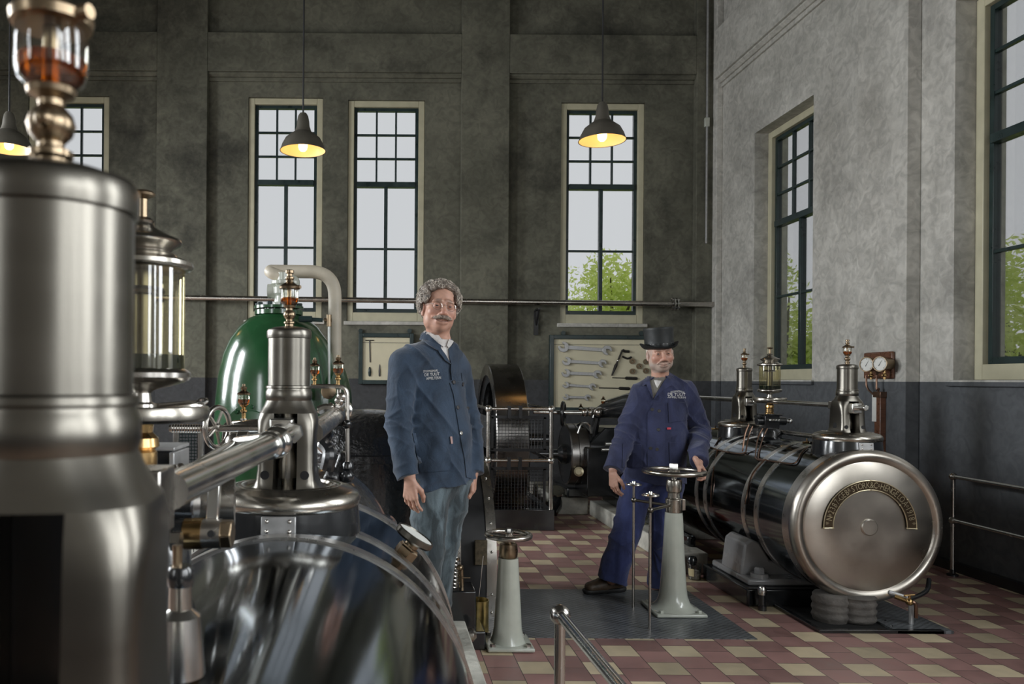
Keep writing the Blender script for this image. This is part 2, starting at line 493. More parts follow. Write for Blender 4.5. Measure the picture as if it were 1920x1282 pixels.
mb = MB()
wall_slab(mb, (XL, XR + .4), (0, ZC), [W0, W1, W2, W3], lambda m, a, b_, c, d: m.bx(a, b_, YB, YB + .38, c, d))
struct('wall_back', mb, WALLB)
mb = MB()
wall_slab(mb, (YF, YB), (0, ZC), [WR4, WR5] + WR6, lambda m, a, b_, c, d: m.bx(XR, XR + .4, a, b_, c, d))
struct('wall_right', mb, WALLR)
mb = MB()
wall_slab(mb, (YF, YB), (0, ZC), [[a, b_, 1.55, 4.45] for a, b_ in LEFT_FILL_WIN], lambda m, a, b_, c, d: m.bx(XL - .4, XL, a, b_, c, d))
struct('wall_left', mb, WALLR)
mb = MB()
wall_slab(mb, (XL - .4, XR + .4), (0, ZC), [[a, b_, 1.55, 4.45] for a, b_ in FRONT_FILL_WIN], lambda m, a, b_, c, d: m.bx(a, b_, YF - .4, YF, c, d))
struct('wall_front', mb, WALLR)
struct('ceiling', MB().bx(XL - .4, XR + .4, YF - .4, YB + .38, ZC, ZC + .2), CEIL)
struct('floor', MB().bx(XL - .4, XR + .4, YF - .4, YB + .38, -.2, 0), FLOORM)

# pilasters and beams: proud of the bays between them
YP, XP = YB - .12, XR - .12
tn = [0]
def trim(mb, m, bevel=.008):
    tn[0] += 1
    return struct('trim_%d' % tn[0], mb, m, bevel=bevel)
zb1, zb0 = P(600, 61, YP).z, P(600, 134, YP).z
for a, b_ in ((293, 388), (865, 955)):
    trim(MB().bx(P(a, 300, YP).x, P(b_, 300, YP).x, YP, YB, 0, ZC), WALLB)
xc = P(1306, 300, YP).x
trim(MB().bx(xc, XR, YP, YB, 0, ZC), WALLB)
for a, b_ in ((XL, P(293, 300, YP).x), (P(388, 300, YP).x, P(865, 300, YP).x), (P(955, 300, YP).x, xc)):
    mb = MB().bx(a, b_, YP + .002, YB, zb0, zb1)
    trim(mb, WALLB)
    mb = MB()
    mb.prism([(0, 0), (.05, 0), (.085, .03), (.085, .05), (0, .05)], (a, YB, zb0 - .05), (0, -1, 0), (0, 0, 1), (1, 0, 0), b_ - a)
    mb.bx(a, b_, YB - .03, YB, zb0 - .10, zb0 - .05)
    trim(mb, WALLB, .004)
py0, py1 = PX(1700, 300, XP).y, PX(1607, 300, XP).y
trim(MB().bx(XP, XR, py0, py1, 0, ZC), WALLR)
trim(MB().bx(XP, XR, 3.0, 3.66, 0, ZC), WALLR)
trim(MB().bx(XP + .04, XR, YP - .12, YP, 0, ZC), WALLR)
for a, b_ in ((YF, 3.0), (3.66, py0), (py1, YP - .12)):
    trim(MB().bx(XP + .002, XR, a, b_, zb0 - .12, zb1), WALLR)
    mb = MB()
    mb.prism([(0, 0), (.05, 0), (.085, .03), (.085, .05), (0, .05)], (XR, a, zb0 - .17), (-1, 0, 0), (0, 0, 1), (0, 1, 0), b_ - a)
    mb.bx(XR - .03, XR, a, b_, zb0 - .22, zb0 - .17)
    trim(mb, WALLR, .004)
struct('baseboard_right', MB().bx(XR - .05, XR, YF, py0 - .01, 0, .07), BLACKM)

# ------------------------------------------------------------------ windows
def window(n, o, ex, nv, w, h, setback, tf=.375):
    """o = lower corner on the wall face, ex along the wall, nv into the room"""
    o, ex, nv = V(o), V(ex), V(nv); ez = V((0, 0, 1)); R = Matrix((ex, nv, ez)).transposed()
    def b(mb, a0, a1, b0, b1, c0, c1):
        return mb.box(o + ex * (a0 + a1) / 2 + ez * (b0 + b1) / 2 + nv * (c0 + c1) / 2, (a1 - a0, c1 - c0, b1 - b0), R)
    root = thing('window_%d' % n, 'x', 'x'); del root['label']; del root['category']; root['kind'] = 'structure'
    d0, d1 = -setback - .13, -setback
    fr = MB(); f = .082
    b(fr, .002, f, .002, h - .002, d0, d1); b(fr, w - f, w - .002, .002, h - .002, d0, d1); b(fr, f, w - f, .002, f + .04, d0, d1 + .0); b(fr, f, w - f, h - f, h - .002, d0, d1)
    struct('frame', fr, CREAM, root, .006)
    st = MB(); b(st, -.04, w + .04, -.05, .0, d1 + .0, .035)
    struct('sill', st, WALLR, root, .008)
    sa = MB(); a0, a1, z0, z1 = f, w - f, f + .04, h - f; s = .042; e0, e1 = d0 + .02, d0 + .085
    zt = z1 - (z1 - z0) * tf
    for q in ((a0, a0 + s, z0, z1), (a1 - s, a1, z0, z1), (a0 + s, a1 - s, z0, z0 + s * 1.3), (a0 + s, a1 - s, z1 - s, z1)): b(sa, *q, e0, e1)
    b(sa, a0 + s, a1 - s, zt - .035, zt + .035, e0, e1 + .03)
    i0, i1 = a0 + s, a1 - s
    mu = .013
    hh = (z1 - s - zt - .035)
    for k in (1, 2):
        c = i0 + (i1 - i0) * k / 3; b(sa, c - mu, c + mu, zt + .035, z1 - s, e0 + .02, e1 - .005)
        c = zt + .035 + hh * k / 3; b(sa, i0, i1, c - mu, c + mu, e0 + .021, e1 - .006)
    c = (i0 + i1) / 2; b(sa, c - .024, c + .024, z0 + s * 1.3, zt - .035, e0, e1)
    c = z0 + (zt - z0) * .50; b(sa, i0, i1, c - mu, c + mu, e0 + .02, e1 - .005)
    struct('sash', sa, DGREEN, root, .003)
    gl = MB(); b(gl, i0 - .01, i1 + .01, z0 + .02, z1 - .02, e0 + .036, e0 + .040)
    struct('pane', gl, PANE, root)
    return root
for n, W in enumerate((W0, W1, W2, W3)):
    window(n + 1, (W[0], YB, W[2]), (1, 0, 0), (0, -1, 0), W[1] - W[0], W[3] - W[2], .03)
    portal(((W[0] + W[1]) / 2, YB + .45, (W[2] + W[3]) / 2), (-pi / 2, 0, 0), W[1] - W[0], W[3] - W[2])
for n, W in enumerate((WR4, WR5)):
    window(n + 5, (XR, W[1], W[2]), (0, -1, 0), (-1, 0, 0), W[1] - W[0], W[3] - W[2], .16)
    portal((XR + .48, (W[0] + W[1]) / 2, (W[2] + W[3]) / 2), (0, pi / 2, 0), W[3] - W[2], W[1] - W[0])
# ------------------------------------------------------------------ outside
struct('ground', MB().bx(-30, 60, YB + .5, 70, -.5, -.4).bx(XR + .6, 60, -10, YB + .5, -.5, -.4), M('lawn', (.26, .36, .10), 0, .9, .3, 3))
LEAF = M('spring_leaves', (.74, .80, .30), 0, .6, .3, 1.6)
_t = LEAF.node_tree; _p = _t.nodes['Principled BSDF']; _tr = _t.nodes.new('ShaderNodeBsdfTranslucent'); _tr.inputs[0].default_value = (.75, .85, .30, 1)
_m = _t.nodes.new('ShaderNodeMixShader'); _m.inputs[0].default_value = .5; _t.links.new(_p.outputs[0], _m.inputs[1]); _t.links.new(_tr.outputs[0], _m.inputs[2])
_t.links.new(_m.outputs[0], _t.nodes['Material Output'].inputs['Surface'])
BARK = M('bark', (.10, .08, .06), 0, .9)
def tree(c, rx, rz, n, label, name='tree', trunk=True, seed=1, cat='tree', ls=.07):
    rnd = random.Random(seed)
    t = thing(name, label, cat, (c[0], c[1], -.4), 'trees and shrubs outside the windows')
    cl = [(rnd.uniform(-.7, .7) * rx, rnd.uniform(-.7, .7) * rx, rnd.uniform(-.65, .8) * rz, rnd.uniform(.28, .5) * rx) for _ in range(26)]
    fo = MB()
    for i in range(n):
        k = rnd.choice(cl)
        d = V((rnd.gauss(0, 1), rnd.gauss(0, 1), rnd.gauss(0, 1))).normalized() * k[3] * rnd.random() ** .4
        p = V((c[0] + k[0], c[1] + k[1], c[2] + k[2])) + d
        a = V((rnd.gauss(0, 1), rnd.gauss(0, 1), rnd.gauss(0, 1))).normalized(); b_ = a.orthogonal().normalized()
        s = ls * rnd.uniform(.6, 1.3)
        fo.add([p - a * s, p + b_ * s * .5, p + a * s, p - b_ * s * .5], [(0, 1, 2, 3)])
    part(t, 'foliage', fo, LEAF)
    st = MB()
    for k in cl[::3]:
        st.tube([V((c[0], c[1], -.4)), V((c[0] + k[0] * .2, c[1] + k[1] * .2, c[2] - rz * .4)), V((c[0] + k[0], c[1] + k[1], c[2] + k[2]))], [.07, .05, .012], 6)
    part(t, 'trunk' if trunk else 'stem', st, BARK)
tree(P(1152, 590, 17), 1.15, 1.25, 3600, 'sunlit green tree beyond the back window above the large tool board', seed=3)
tree(P(1098, 590, 20), 1.0, 1.0, 2000, 'small pale shrub left of the tree beyond the back window', 'shrub', False, 5, 'shrub')
tree(P(1471, 600, 15), .9, 1.5, 3000, 'green tree at the left edge of the far side window view', seed=8)
tree(P(1512, 650, 19), 1.6, 1.4, 3500, 'low green bush right of the tree in the far side window', 'shrub', False, 9, 'shrub')
tree(P(1905, 590, 9.5), 1.0, 1.15, 4500, 'yellow green tree seen through the near side window', seed=12, ls=.05)
tree(P(1895, 690, 8.0), .9, .55, 2500, 'low grassy shrub under the tree outside the near side window', 'shrub', False, 14, 'shrub', ls=.045)

# ------------------------------------------------------------------ pendant lamps
def lamp(px, py_rim, Y, label):
    c = P(px, py_rim, Y)
    t = thing('pendant_lamp', label, 'lamp', c, 'pendant lamps along the hall')
    part(t, 'cable', MB().cyl(c + V((0, 0, .32)), V((c.x, c.y, ZC)), .008, n=8), BLACKM)
    k = MB()
    k.lathe([(.0, .335), (.03, .335), (.045, .31), (.055, .26), (.058, .22), (.075, .17), (.11, .145), (.155, .11), (.185, .055), (.2, .012), (.206, 0), (.2, 0), (.194, .014), (.178, .056)], c, n=40, cap=False)
    part(t, 'shade', k, SHADE)
    k = MB(); k.lathe([(.199, .002), (.192, .014), (.176, .054), (.147, .105), (.105, .138), (.06, .15), (0, .152)], c, n=40, cap=False)
    part(t, 'reflector', k, SHADEIN, label='warm white inside of the lamp shade')
    k = MB(); k.lathe([(0, -.005), (.02, -.002), (.036, .014), (.042, .04), (.038, .075), (.028, .105), (.024, .14)], c, n=24)
    m = bpy.data.materials.get('glowing_bulb')
    if not m:
        m = bpy.data.materials.new('glowing_bulb'); tr, b = nodes_of(m)
        b.inputs['Emission Color'].default_value = (1, .80, .50, 1); b.inputs['Emission Strength'].default_value = 3.0
    part(t, 'bulb', k, m)
    d = bpy.data.lights.new('bulb_light', 'POINT'); d.energy = 2.2; d.color = (1, .52, .15); d.shadow_soft_size = .05
    o = bpy.data.objects.new('bulb_light', d); COL.objects.link(o); o.parent = t; o.location = (0, 0, -.06)
lamp(568, 283, 6.85, 'grey pendant lamp hanging in front of the left window of the pair')
lamp(1129, 264, 6.75, 'grey pendant lamp hanging in front of the single back window')
lamp(17, 280, 6.95, 'grey pendant lamp at the far left, half behind the foreground oil cup')

# ------------------------------------------------------------------ pipe and conduits on the back wall
a, b_ = P(-60, 553, YB - .18), P(1357, 571, YB - .18)
t = thing('wall_pipe', 'long grey steam pipe running level along the back wall', 'pipe', a)
part(t, 'pipe', MB().cyl(a, V((XR - .01, b_.y, b_.z)), .036, n=16), STEEL)
c = P(1265, 570, YB - .18)
fl = MB()
for s in (-.028, .012): fl.lathe([(.0, 0), (.088, 0), (.088, .018), (0, .018)], c + V((s, 0, 0)), (1, 0, 0), 24)
for k in range(8):
    q = c + V((0, cos(k * pi / 4) * .068, sin(k * pi / 4) * .068)); fl.cyl(q - V((.05, 0, 0)), q + V((.05, 0, 0)), .011, n=6)
part(t, 'flange', fl, STEEL_B)
part(t, 'wall_collar', MB().lathe([(0, 0), (.06, 0), (.05, .03), (0, .03)], (XR, b_.y, b_.z), (-1, 0, 0), 20), STEEL)
c = P(1010, 572, YB - .18)
br = MB(); w = P(1010, 628, YB - .01)
br.bx(c.x - .028, c.x + .028, YB - .03, YB - .001, w.z, c.z - .06)
br.bx(c.x - .02, c.x + .02, YB - .24, YB - .02, c.z - .062, c.z - .04)
br.tube([V((c.x, YB - .2, c.z - .06)), V((c.x, YB - .03, c.z - .25))], .014, 6)
solo('pipe_bracket', br, BLACKM, 'black angle bracket under the wall pipe left of the single window', 'bracket')
cd = MB(); q = P(1321, 100, YP - .13); q.x = XR - .17
j = PX(1322, 232, q.x)
t = thing('conduit', 'thin grey conduit dropping down the far right corner', 'pipe', V((q.x, YP - .03, j.z - 1.6)))
part(t, 'pipe', MB().cyl(V((q.x, YP - .03, j.z - 1.6)), V((q.x, YP - .03, ZC)), .014, n=8), SILVER)
part(t, 'junction_box', MB().bx(q.x - .03, q.x + .03, YP - .05, YP, j.z - .06, j.z + .06), ENAMEL, .006)

# ------------------------------------------------------------------ tool boards and tools
def board(px0, py0, px1, py1, label, hooks):
    Y = YB - .06
    a, b_ = P(px0, py1, Y), P(px1, py0, Y)
    t = thing('tool_board', label, 'board', V((a.x, YB, a.z)))
    part(t, 'panel', MB().bx(a.x + .02, b_.x - .02, YB - .045, YB - .012, a.z + .02, b_.z - .02), BOARD)
    fr = MB(); w = .055
    for q in ((a.x, a.x + w, a.z, b_.z), (b_.x - w, b_.x, a.z, b_.z), (a.x + w, b_.x - w, a.z, a.z + w), (a.x + w, b_.x - w, b_.z - w, b_.z)):
        fr.bx(q[0], q[1], YB - .075, YB - .004, q[2], q[3])
    part(t, 'frame', fr, DGREEN, .006)
    part(t, 'seam', MB().bx(a.x + w, b_.x - w, YB - .047, YB - .044, b_.z - w - .075, b_.z - w - .07), INK)
    for hx in hooks:
        h = P(hx, py0 - 5, Y); part(t, 'hanger', MB().lathe([(0, 0), (.03, 0), (.03, .02), (.012, .02), (0, .02)], (h.x, YB - .02, h.z + .0), (0, -1, 0), 12).bx(h.x - .015, h.x + .015, YB - .03, YB - .01, b_.z - .03, h.z), DGREEN)
    return a, b_
board(1030, 629, 1233, 771, 'large dark framed board with wrenches, right of the pipe bracket', (1057, 1204))
board(672, 625, 776, 720, 'small dark framed tool board behind the man with grey curls', (676, 768))
def TP(px, py, d=.05): return P(px, py, YB - d)
def wrench(p0, r0, p1, r1, label):
    a, b_ = TP(*p0), TP(*p1); k = 7.1e-3
    r0 *= k; r1 *= k
    ax = (b_ - a); L = ax.length; ax.normalize(); up = ax.cross(V((0, 1, 0))); up = up if up.z > 0 else -up
    mb = MB(); n = V((0, -1, 0))
    def head(c, r, ang):
        poly = []
        h = .55
        for i in range(29):
            th = ang + h + (2 * pi - 2 * h) * i / 28
            poly.append((r * cos(th), r * sin(th)))
        for da, rr in ((-.62, .62), (-1.25, .5), (pi, .34), (1.25, .5), (.62, .62)):
            poly.append((rr * r * cos(ang + da), rr * r * sin(ang + da)))
        mb.prism(poly, c + n * .0, ax, up, n, .028)
    head(a, r0, radians(140)); head(b_, r1, radians(-42))
    w0, w1 = r0 * .38, r1 * .38
    mb.prism([(r0 * .8, -w0), (L - r1 * .8, -w1), (L - r1 * .8, w1), (r0 * .8, w0)], a + n * .002, ax, up, n, .02)
    o = solo('wrench', mb, SILVER, label, 'wrench', 'open ended wrenches on the large board', bevel=.003)
wrench((1055.9, 650.3), 9.8, (1137.6, 656.5), 8.9, 'largest open ended wrench, at the top of the large board')
wrench((1061.8, 677), 8.1, (1128.9, 681.2), 7.4, 'second wrench from the top of the large board')
wrench((1060.4, 699), 7.8, (1119.4, 701.6), 7.8, 'middle wrench of the five on the large board')
wrench((1060.4, 721.5), 6, (1110.2, 725), 6.5, 'second smallest wrench, fourth from the board top')
wrench((1060.4, 744), 5.6, (1101.4, 745.2), 5.9, 'smallest wrench, lowest on the large board')
DARKST = M('dark_tool_steel', (.05, .047, .045), .7, .4)
def tl(name, mb, label, cat, m=DARKST, group=None): return solo(name, mb, m, label, cat, group)
a, b_ = TP(1167, 656, .06), TP(1147, 704, .06)
t = thing('tap_wrench', 'black slanted tap wrench right of the large wrenches', 'tool', b_)
part(t, 'shaft', MB().tube([a, a.lerp(b_, .5), a.lerp(b_, .62), b_], [.012, .012, .022, .008], 8), DARKST)
part(t, 'pivot', MB().sph(a.lerp(b_, .42), .018), STEEL_B)
tl('hook_tool', MB().tube([TP(1167, 656, .06), TP(1172, 658.5, .06), TP(1180, 659, .06)], .018, 8), 'short straight black handle at the tap wrench head', 'tool')
tl('hook_tool', MB().tube(smooth_path([TP(1167, 668, .06), TP(1173, 671, .06), TP(1178, 672, .06), TP(1184, 669, .06)], 4), .013, 8), 'curved black hook piece under the straight handle', 'tool')
for (x, y), w in zip(((1185, 677), (1211, 678), (1198, 686.5), (1185.5, 696), (1210.6, 695)), ('upper left', 'upper right', 'centre', 'lower left', 'lower right')):
    c = TP(x, y, .046)
    tl('threading_die', MB().lathe([(.014, 0), (.038, 0), (.038, .022), (.014, .022), (.014, 0)], c, (0, -1, 0), 18, cap=False), 'round brown threading die, %s of the five on the board' % w, 'die', BRONZE, 'threading dies on the large board')
for (x0, y0, x1, y1, xh), w in (((1148, 708, 1195, 709.5, 1172), 'upper of two slim dark tools left of the hatted man'), ((1123, 727, 1181, 728.5, 1160), 'lower of two slim dark tools left of the hatted man')):
    a, b_ = TP(x0, y0), TP(x1, y1); h = TP(xh, (y0 + y1) / 2)
    t = thing('screwdriver', w, 'screwdriver', a, 'slim tools on the large board')
    part(t, 'blade', MB().cyl(a, h, .007, n=8), DARKST)
    part(t, 'handle', MB().tube([h, h.lerp(b_, .1), h.lerp(b_, .9), b_], [.012, .022, .022, .014], 8), DARKST)
tl('peg', MB().sph(TP(1163, 752, .06), .03, sc=(1.3, .6, 1)), 'small black knob at the bottom of the large board', 'peg')
t = thing('tap_key', 'thin T shaped key hanging on the small board', 'tool', TP(693, 678))
part(t, 'crossbar', MB().cyl(TP(685, 638), TP(701, 638), .007, n=8), DARKST); part(t, 'shaft', MB().cyl(TP(693, 638), TP(694, 679), .008, n=8), DARKST)
tl('awl', MB().lathe([(0, 0), (.015, .01), (.022, .06), (.015, .11), (.006, .13), (0, .13)], TP(693, 706), (0, 0, 1), 10), 'short green wooden handle, lower left of the small board', 'tool', DGREEN)
tl('file', MB().lathe([(0, 0), (.012, .01), (.013, .08), (.006, .15), (0, .17)], TP(711.5, 706), (0, 0, 1), 8), 'narrow dark file beside the short handle on the small board', 'file')

# ------------------------------------------------------------------ steam cylinders (two mirrored machines)
ZA, RB = .58, .455                   # axis height and barrel radius
XA_R, XA_L = 2.93, -.225
ZA_L, RB_L = .598, .461
def barrel_parts(t, X, y0, y1, bands, cover, ZA=ZA, RB=RB):
    n = 128
    part(t, 'barrel', MB().lathe([(RB, y0 + .02), (RB, y1)], (X, 0, ZA), (0, 1, 0), n), BLUED)
    for yb, w in bands:
        part(t, 'band', MB().lathe([(RB - .01, yb - w / 2), (RB + .005, yb - w / 2), (RB + .005, yb + w / 2), (RB - .01, yb + w / 2)], (X, 0, ZA), (0, 1, 0), n, cap=False), BAND)
y0, y1 = 4.605, 6.95
t = thing('steam_cylinder', 'long dark steel steam cylinder lying at the right with a lettered round end cover', 'steam engine', (XA_R, 5.5, 0))
barrel_parts(t, XA_R, y0, y1, [(5.06, .05), (5.24, .05), (5.86, .05), (6.02, .05), (6.8, .06)], True)
SC_R = t
c = V((XA_R, y0, ZA))
part(t, 'end_ring', MB().lathe([(RB - .02, .12), (RB + .006, .12), (RB + .007, .04)], c, (0, 1, 0), 128, cap=False), BAND)
ec = part(t, 'end_cover', MB().lathe([(RB + .007, .045), (RB + .004, .02), (RB - .012, -.002), (RB - .03, -.010), (RB - .05, -.006), (RB - .062, .004), (RB - .066, .008), (RB - .072, .004), (.2, .002), (.07, .001), (0, .001)], c, (0, 1, 0), 128, cap=False), COVER, ang=50)
part(ec, 'boss', MB().lathe([(.0, -.012), (.044, -.012), (.050, -.007), (.050, .01)], c + V((.0, 0, -.003)), (0, 1, 0), 40, cap=False), COVER)
# arched maker's plate
NPB = M('brown_plate_ground', (.075, .05, .028), .6, .45)
pm, rim = MB(), MB()
CC = c + V((.0, -.004, 0))
def arc(r, a): return CC + V((r * cos(a), 0, r * sin(a)))
ri, ro, a0, a1 = .222, .278, pi + .03, -.03
N_ = 48
vs, fs = [], []
for i in range(N_ + 1):
    a = a0 + (a1 - a0) * i / N_
    for d, r in ((0, ri), (0, ro), (-.008, ro), (-.008, ri)): vs.append(arc(r, a) + V((0, d, 0)))
for i in range(N_):
    for k in range(4): fs.append((i * 4 + k, i * 4 + (k + 1) % 4, i * 4 + 4 + (k + 1) % 4, i * 4 + 4 + k))
fs += [(0, 1, 2, 3), tuple(N_ * 4 + k for k in range(4))]
pl = part(ec, 'name_plate', MB().add(vs, fs), NPB, label='arched brass plate with raised lettering')
PLATEBR = M('pale_brass', (.62, .54, .36), .8, .35)
for r in (ri, ro): rim.tube([arc(r, a0 + (a1 - a0) * i / N_) + V((0, -.008, 0)) for i in range(N_ + 1)], .0032, 6)
for a in (a0, a1): rim.tube([arc(ri, a) + V((0, -.008, 0)), arc(ro, a) + V((0, -.008, 0))], .0032, 6)
for f in (0, .21, .5, .79, 1):
    for r in (ri, ro): rim.sph(arc(r, a0 + (a1 - a0) * f) + V((0, -.008, 0)), .006, 8, 6)

def text_mesh(s, size):
    cu = bpy.data.curves.new('txt', 'FONT'); cu.body = s; cu.size = size; cu.align_x = 'CENTER'; cu.align_y = 'CENTER'; cu.resolution_u = 3
    o = bpy.data.objects.new('txt', cu); COL.objects.link(o)
    dg = bpy.context.evaluated_depsgraph_get(); dg.update()
    me = bpy.data.meshes.new_from_object(o.evaluated_get(dg))
    vs = [v.co.copy() for v in me.vertices]; fs = [tuple(p.vertices) for p in me.polygons]
    bpy.data.objects.remove(o); bpy.data.curves.remove(cu); bpy.data.meshes.remove(me)
    return vs, fs
TXT = [('*', 1), (' ', .3), ('N', 1), ('o', -1), ('2', 1), ('3', 1), ('8', 1), ('7', 1), ('-', .5), ('G', 1), ('E', 1), ('B', 1), ('R', -1), (' ', .2), ('S', 1), ('T', 1), ('O', 1), ('R', 1), ('K', 1), ('&', 1), ('C', 1), ('o', -1), (' ', .15), ('H', 1), ('E', 1), ('N', 1), ('G', 1), ('E', 1), ('L', 1), ('O', 1), ('.', .4), ('A', 1), ('o', -1), ('1', .8), ('9', 1), ('1', .8), ('8', 1), (' ', .3), ('*', 1)]
tot = sum(abs(w) * (.62 if w < 0 else 1) for _, w in TXT)
span = (a1 - a0) * .955; pos = 0
for ch, w in TXT:
    ww = abs(w) * (.62 if w < 0 else 1)
    if ch != ' ':
        a = a0 + (a1 - a0) * .022 + span * (pos + ww / 2) / tot
        vs, fs = text_mesh(ch, .034 if w < 0 else .052)
        cr = (ri + ro) / 2 + (.006 if w < 0 else 0); rd = V((cos(a), 0, sin(a))); tg = V((sin(a), 0, -cos(a)))
        if not vs: pos += ww; continue
        q = [CC + rd * (cr + v.y) + tg * v.x * .72 + V((0, -.0115, 0)) for v in vs]
        nn = len(q)
        rim.add(q, fs)
    pos += ww
part(pl, 'lettering', rim, PLATEBR, ang=30, label='raised pale brass lettering and beaded rim')
# thin drip pipes of copper over the barrel
def bar_pts(lst, r=RB + .008): return [on_barrel(x, y, XA_R, ZA, r) for x, y in lst]
dp = MB()
for lst in ([(1328, 836), (1345, 843), (1368, 848), (1388, 850), (1397, 848)], [(1345, 843), (1335, 900), (1333, 950)],
            [(1434, 862), (1410, 890), (1400, 930), (1397, 945)], [(1415, 858), (1434, 862), (1460, 866), (1490, 868), (1502, 850), (1514, 838)],
            [(1340, 836), (1350, 820)]):
    dp.tube(smooth_path(bar_pts(lst), 6), .005, 6)
part(t, 'drip_pipe', dp, COPPER)
# left cylinder
t = thing('steam_cylinder', 'large polished dark steel cylinder filling the left foreground', 'steam engine', (XA_L, 1.3, 0))
SC_L = t
barrel_parts(t, XA_L, .28, 2.50, [(1.85, .045), (2.05, .045), (2.47, .06)], False, ZA_L, RB_L)

# valve towers: one is built, three are copies
def half_section(a, b_, n, g, k=20):
    """superellipse half with x >= g"""
    pts = []
    for i in range(k + 1):
        th = -pi / 2 + pi * i / k
        x = a * abs(cos(th)) ** (2 / n); y = b_ * (1 if sin(th) >= 0 else -1) * abs(sin(th)) ** (2 / n)
        pts.append((max(x, g), y))
    return pts
def make_tower():
    t = thing('valve_tower', 'x', 'valve')
    part(t, 'skirt', MB().lathe([(.202, -.14), (.199, -.03), (.190, .058), (.18, .062)], n=64, cap=False), BLACK)
    bp_ = part(t, 'seam_plate', MB().box((0, -.1945, .034), (.085, .010, .046), Matrix.Rotation(-.1, 3, 'X')), SILVER, .002)
    bo = MB()
    for sx in (-.028, .028):
        for sz in (.022, .046): bo.sph((sx, -.2005 + (sz - .022) * .1, sz), .0055, 8, 6)
    part(bp_, 'screw', bo, STEEL)
    part(t, 'cap_ring', MB().lathe([(.185, .056), (.192, .062), (.196, .076), (.19, .092), (.172, .104), (.150, .108), (.146, .112), (.138, .112), (.134, .108), (.128, .113), (.120, .113), (.116, .106), (.05, .106), (0, .106)], n=72, cap=False), HANDW, ang=50)
    prof = [(.106, .094, .092, 5), (.113, .086, .088, 5), (.13, .078, .082, 8), (.16, .075, .078, 8), (.22, .074, .074, 8), (.26, .077, .072, 6), (.285, .079, .070, 4.5), (.305, .076, .067, 3.2), (.33, .066, .062, 2.4), (.35, .061, .060, 2)]
    yk = MB()
    for sg in (1, -1):
        vs, fs = [], []; m = None
        for z, a, b_, n in prof[:8]:
            g = .031
            ring = half_section(a, b_, n, g); m = len(ring)
            vs += [(sg * x, y, z) for x, y in ring]
        for i in range(7):
            for k in range(m): fs.append((i * m + k, i * m + (k + 1) % m, (i + 1) * m + (k + 1) % m, (i + 1) * m + k))
        fs += [tuple(range(m)), tuple(7 * m + k for k in range(m))]
        yk.add(vs, fs)
    vs, fs = [], []; m = 40
    for z, a, b_, n in [(.3045, .0762, .0672, 3.2), (.314, .0712, .0646, 2.8), (.324, .066, .062, 2.4), (.338, .061, .060, 2)]:
        for k in range(m):
            th = 2 * pi * k / m; cx, sx = cos(th), sin(th)
            vs.append((a * (1 if cx >= 0 else -1) * abs(cx) ** (2 / n), b_ * (1 if sx >= 0 else -1) * abs(sx) ** (2 / n), z))
    for i in range(3):
        for k in range(m): fs.append((i * m + k, i * m + (k + 1) % m, (i + 1) * m + (k + 1) % m, (i + 1) * m + k))
    fs += [tuple(range(m)), tuple(3 * m + k for k in range(m))]
    yk.add(vs, fs)
    yo = part(t, 'yoke', yk, BRUSH, ang=40)
    sl = MB()
    for sg in (1, -1):
        sl.lathe([(0, .003), (.012, .003), (.012, 0)], (sg * .052, -.079, .145), (0, -1, 0), 12)
    part(yo, 'leg_screw', sl, BLACKM)
    hb = MB()
    for sg in (1, -1): hb.lathe([(0, .004), (.02, .004), (.022, 0)], (sg * .0735, .0, .148), (sg, 0, 0), 14)
    part(yo, 'leg_hole', hb, BLACKM)
    part(t, 'slot_shade_block', MB().bx(-.0305, .0305, .015, .06, .106, .303), BLACK)  # added black filler that makes the open slot read dark
    sp = MB(); sp.cyl((0, 0, .10), (0, 0, .32), .02, n=16); sp.lathe([(.03, .13), (.03, .17), (.022, .2), (.022, .22)], n=20)
    part(t, 'spindle', sp, STEEL)
    part(t, 'lever_block', MB().box((-.006, -.05, .262), (.058, .13, .062)).cyl((-.004, -.105, .266), (-.004, -.2, .268), .017, n=16), STEEL_B, .004)
    part(t, 'collar', MB().lathe([(.055, .334), (.0605, .338), (.0625, .344), (.0625, .361), (.060, .366), (.0595, .370), (.062, .372), (.0615, .377), (.057, .379)], n=48, cap=False), BRUSH)
    part(t, 'dashpot', MB().lathe([(.0572, .376), (.0568, .382), (.0568, .506)], n=56, cap=False), BRUSH)
    part(t, 'dashpot_cap', MB().lathe([(.0555, .504), (.0598, .506), (.0604, .512), (.0604, .524), (.057, .529), (.04, .535), (.0, .540)], n=56, cap=False), BRUSH)
    c0 = (0, 0, .536)
    oc = part(t, 'oil_cup', MB().lathe([(.012, 0), (.012, .008), (.015, .010), (.015, .014), (.009, .017), (.009, .020), (.0145, .026), (.0165, .033), (.0145, .040), (.009, .046), (.009, .050), (.016, .054), (.017, .058)], c0, n=56).sph((0, -.014, .569), .007), BRONZE)
    part(oc, 'glass', MB().lathe([(.015, .058), (.022, .064), (.0245, .072), (.0245, .098), (.0235, .103)], c0, n=56, cap=False), GLASS)
    part(oc, 'oil', MB().lathe([(0, .060), (.0145, .0602), (.0212, .066), (.0234, .073), (.0234, .079), (0, .079)], c0, n=56), OILG)
    part(oc, 'drip_tube', MB().cyl((0, 0, .595), (0, 0, .640), .006, n=12), BRONZE)
    part(oc, 'cap', MB().lathe([(.02, .102), (.0275, .103), (.0285, .109), (.024, .113), (.017, .117), (.011, .121), (.009, .127), (.012, .131), (.012, .135), (.007, .138), (.007, .144), (.0115, .146), (.0115, .153), (.009, .155), (0, .155)], c0, n=56), BRONZE)
    part(oc, 'cap_knob', MB().cyl((.02, -.012, .643), (.031, -.018, .643), .005, n=16), BRONZE)
    return t
proto = make_tower()
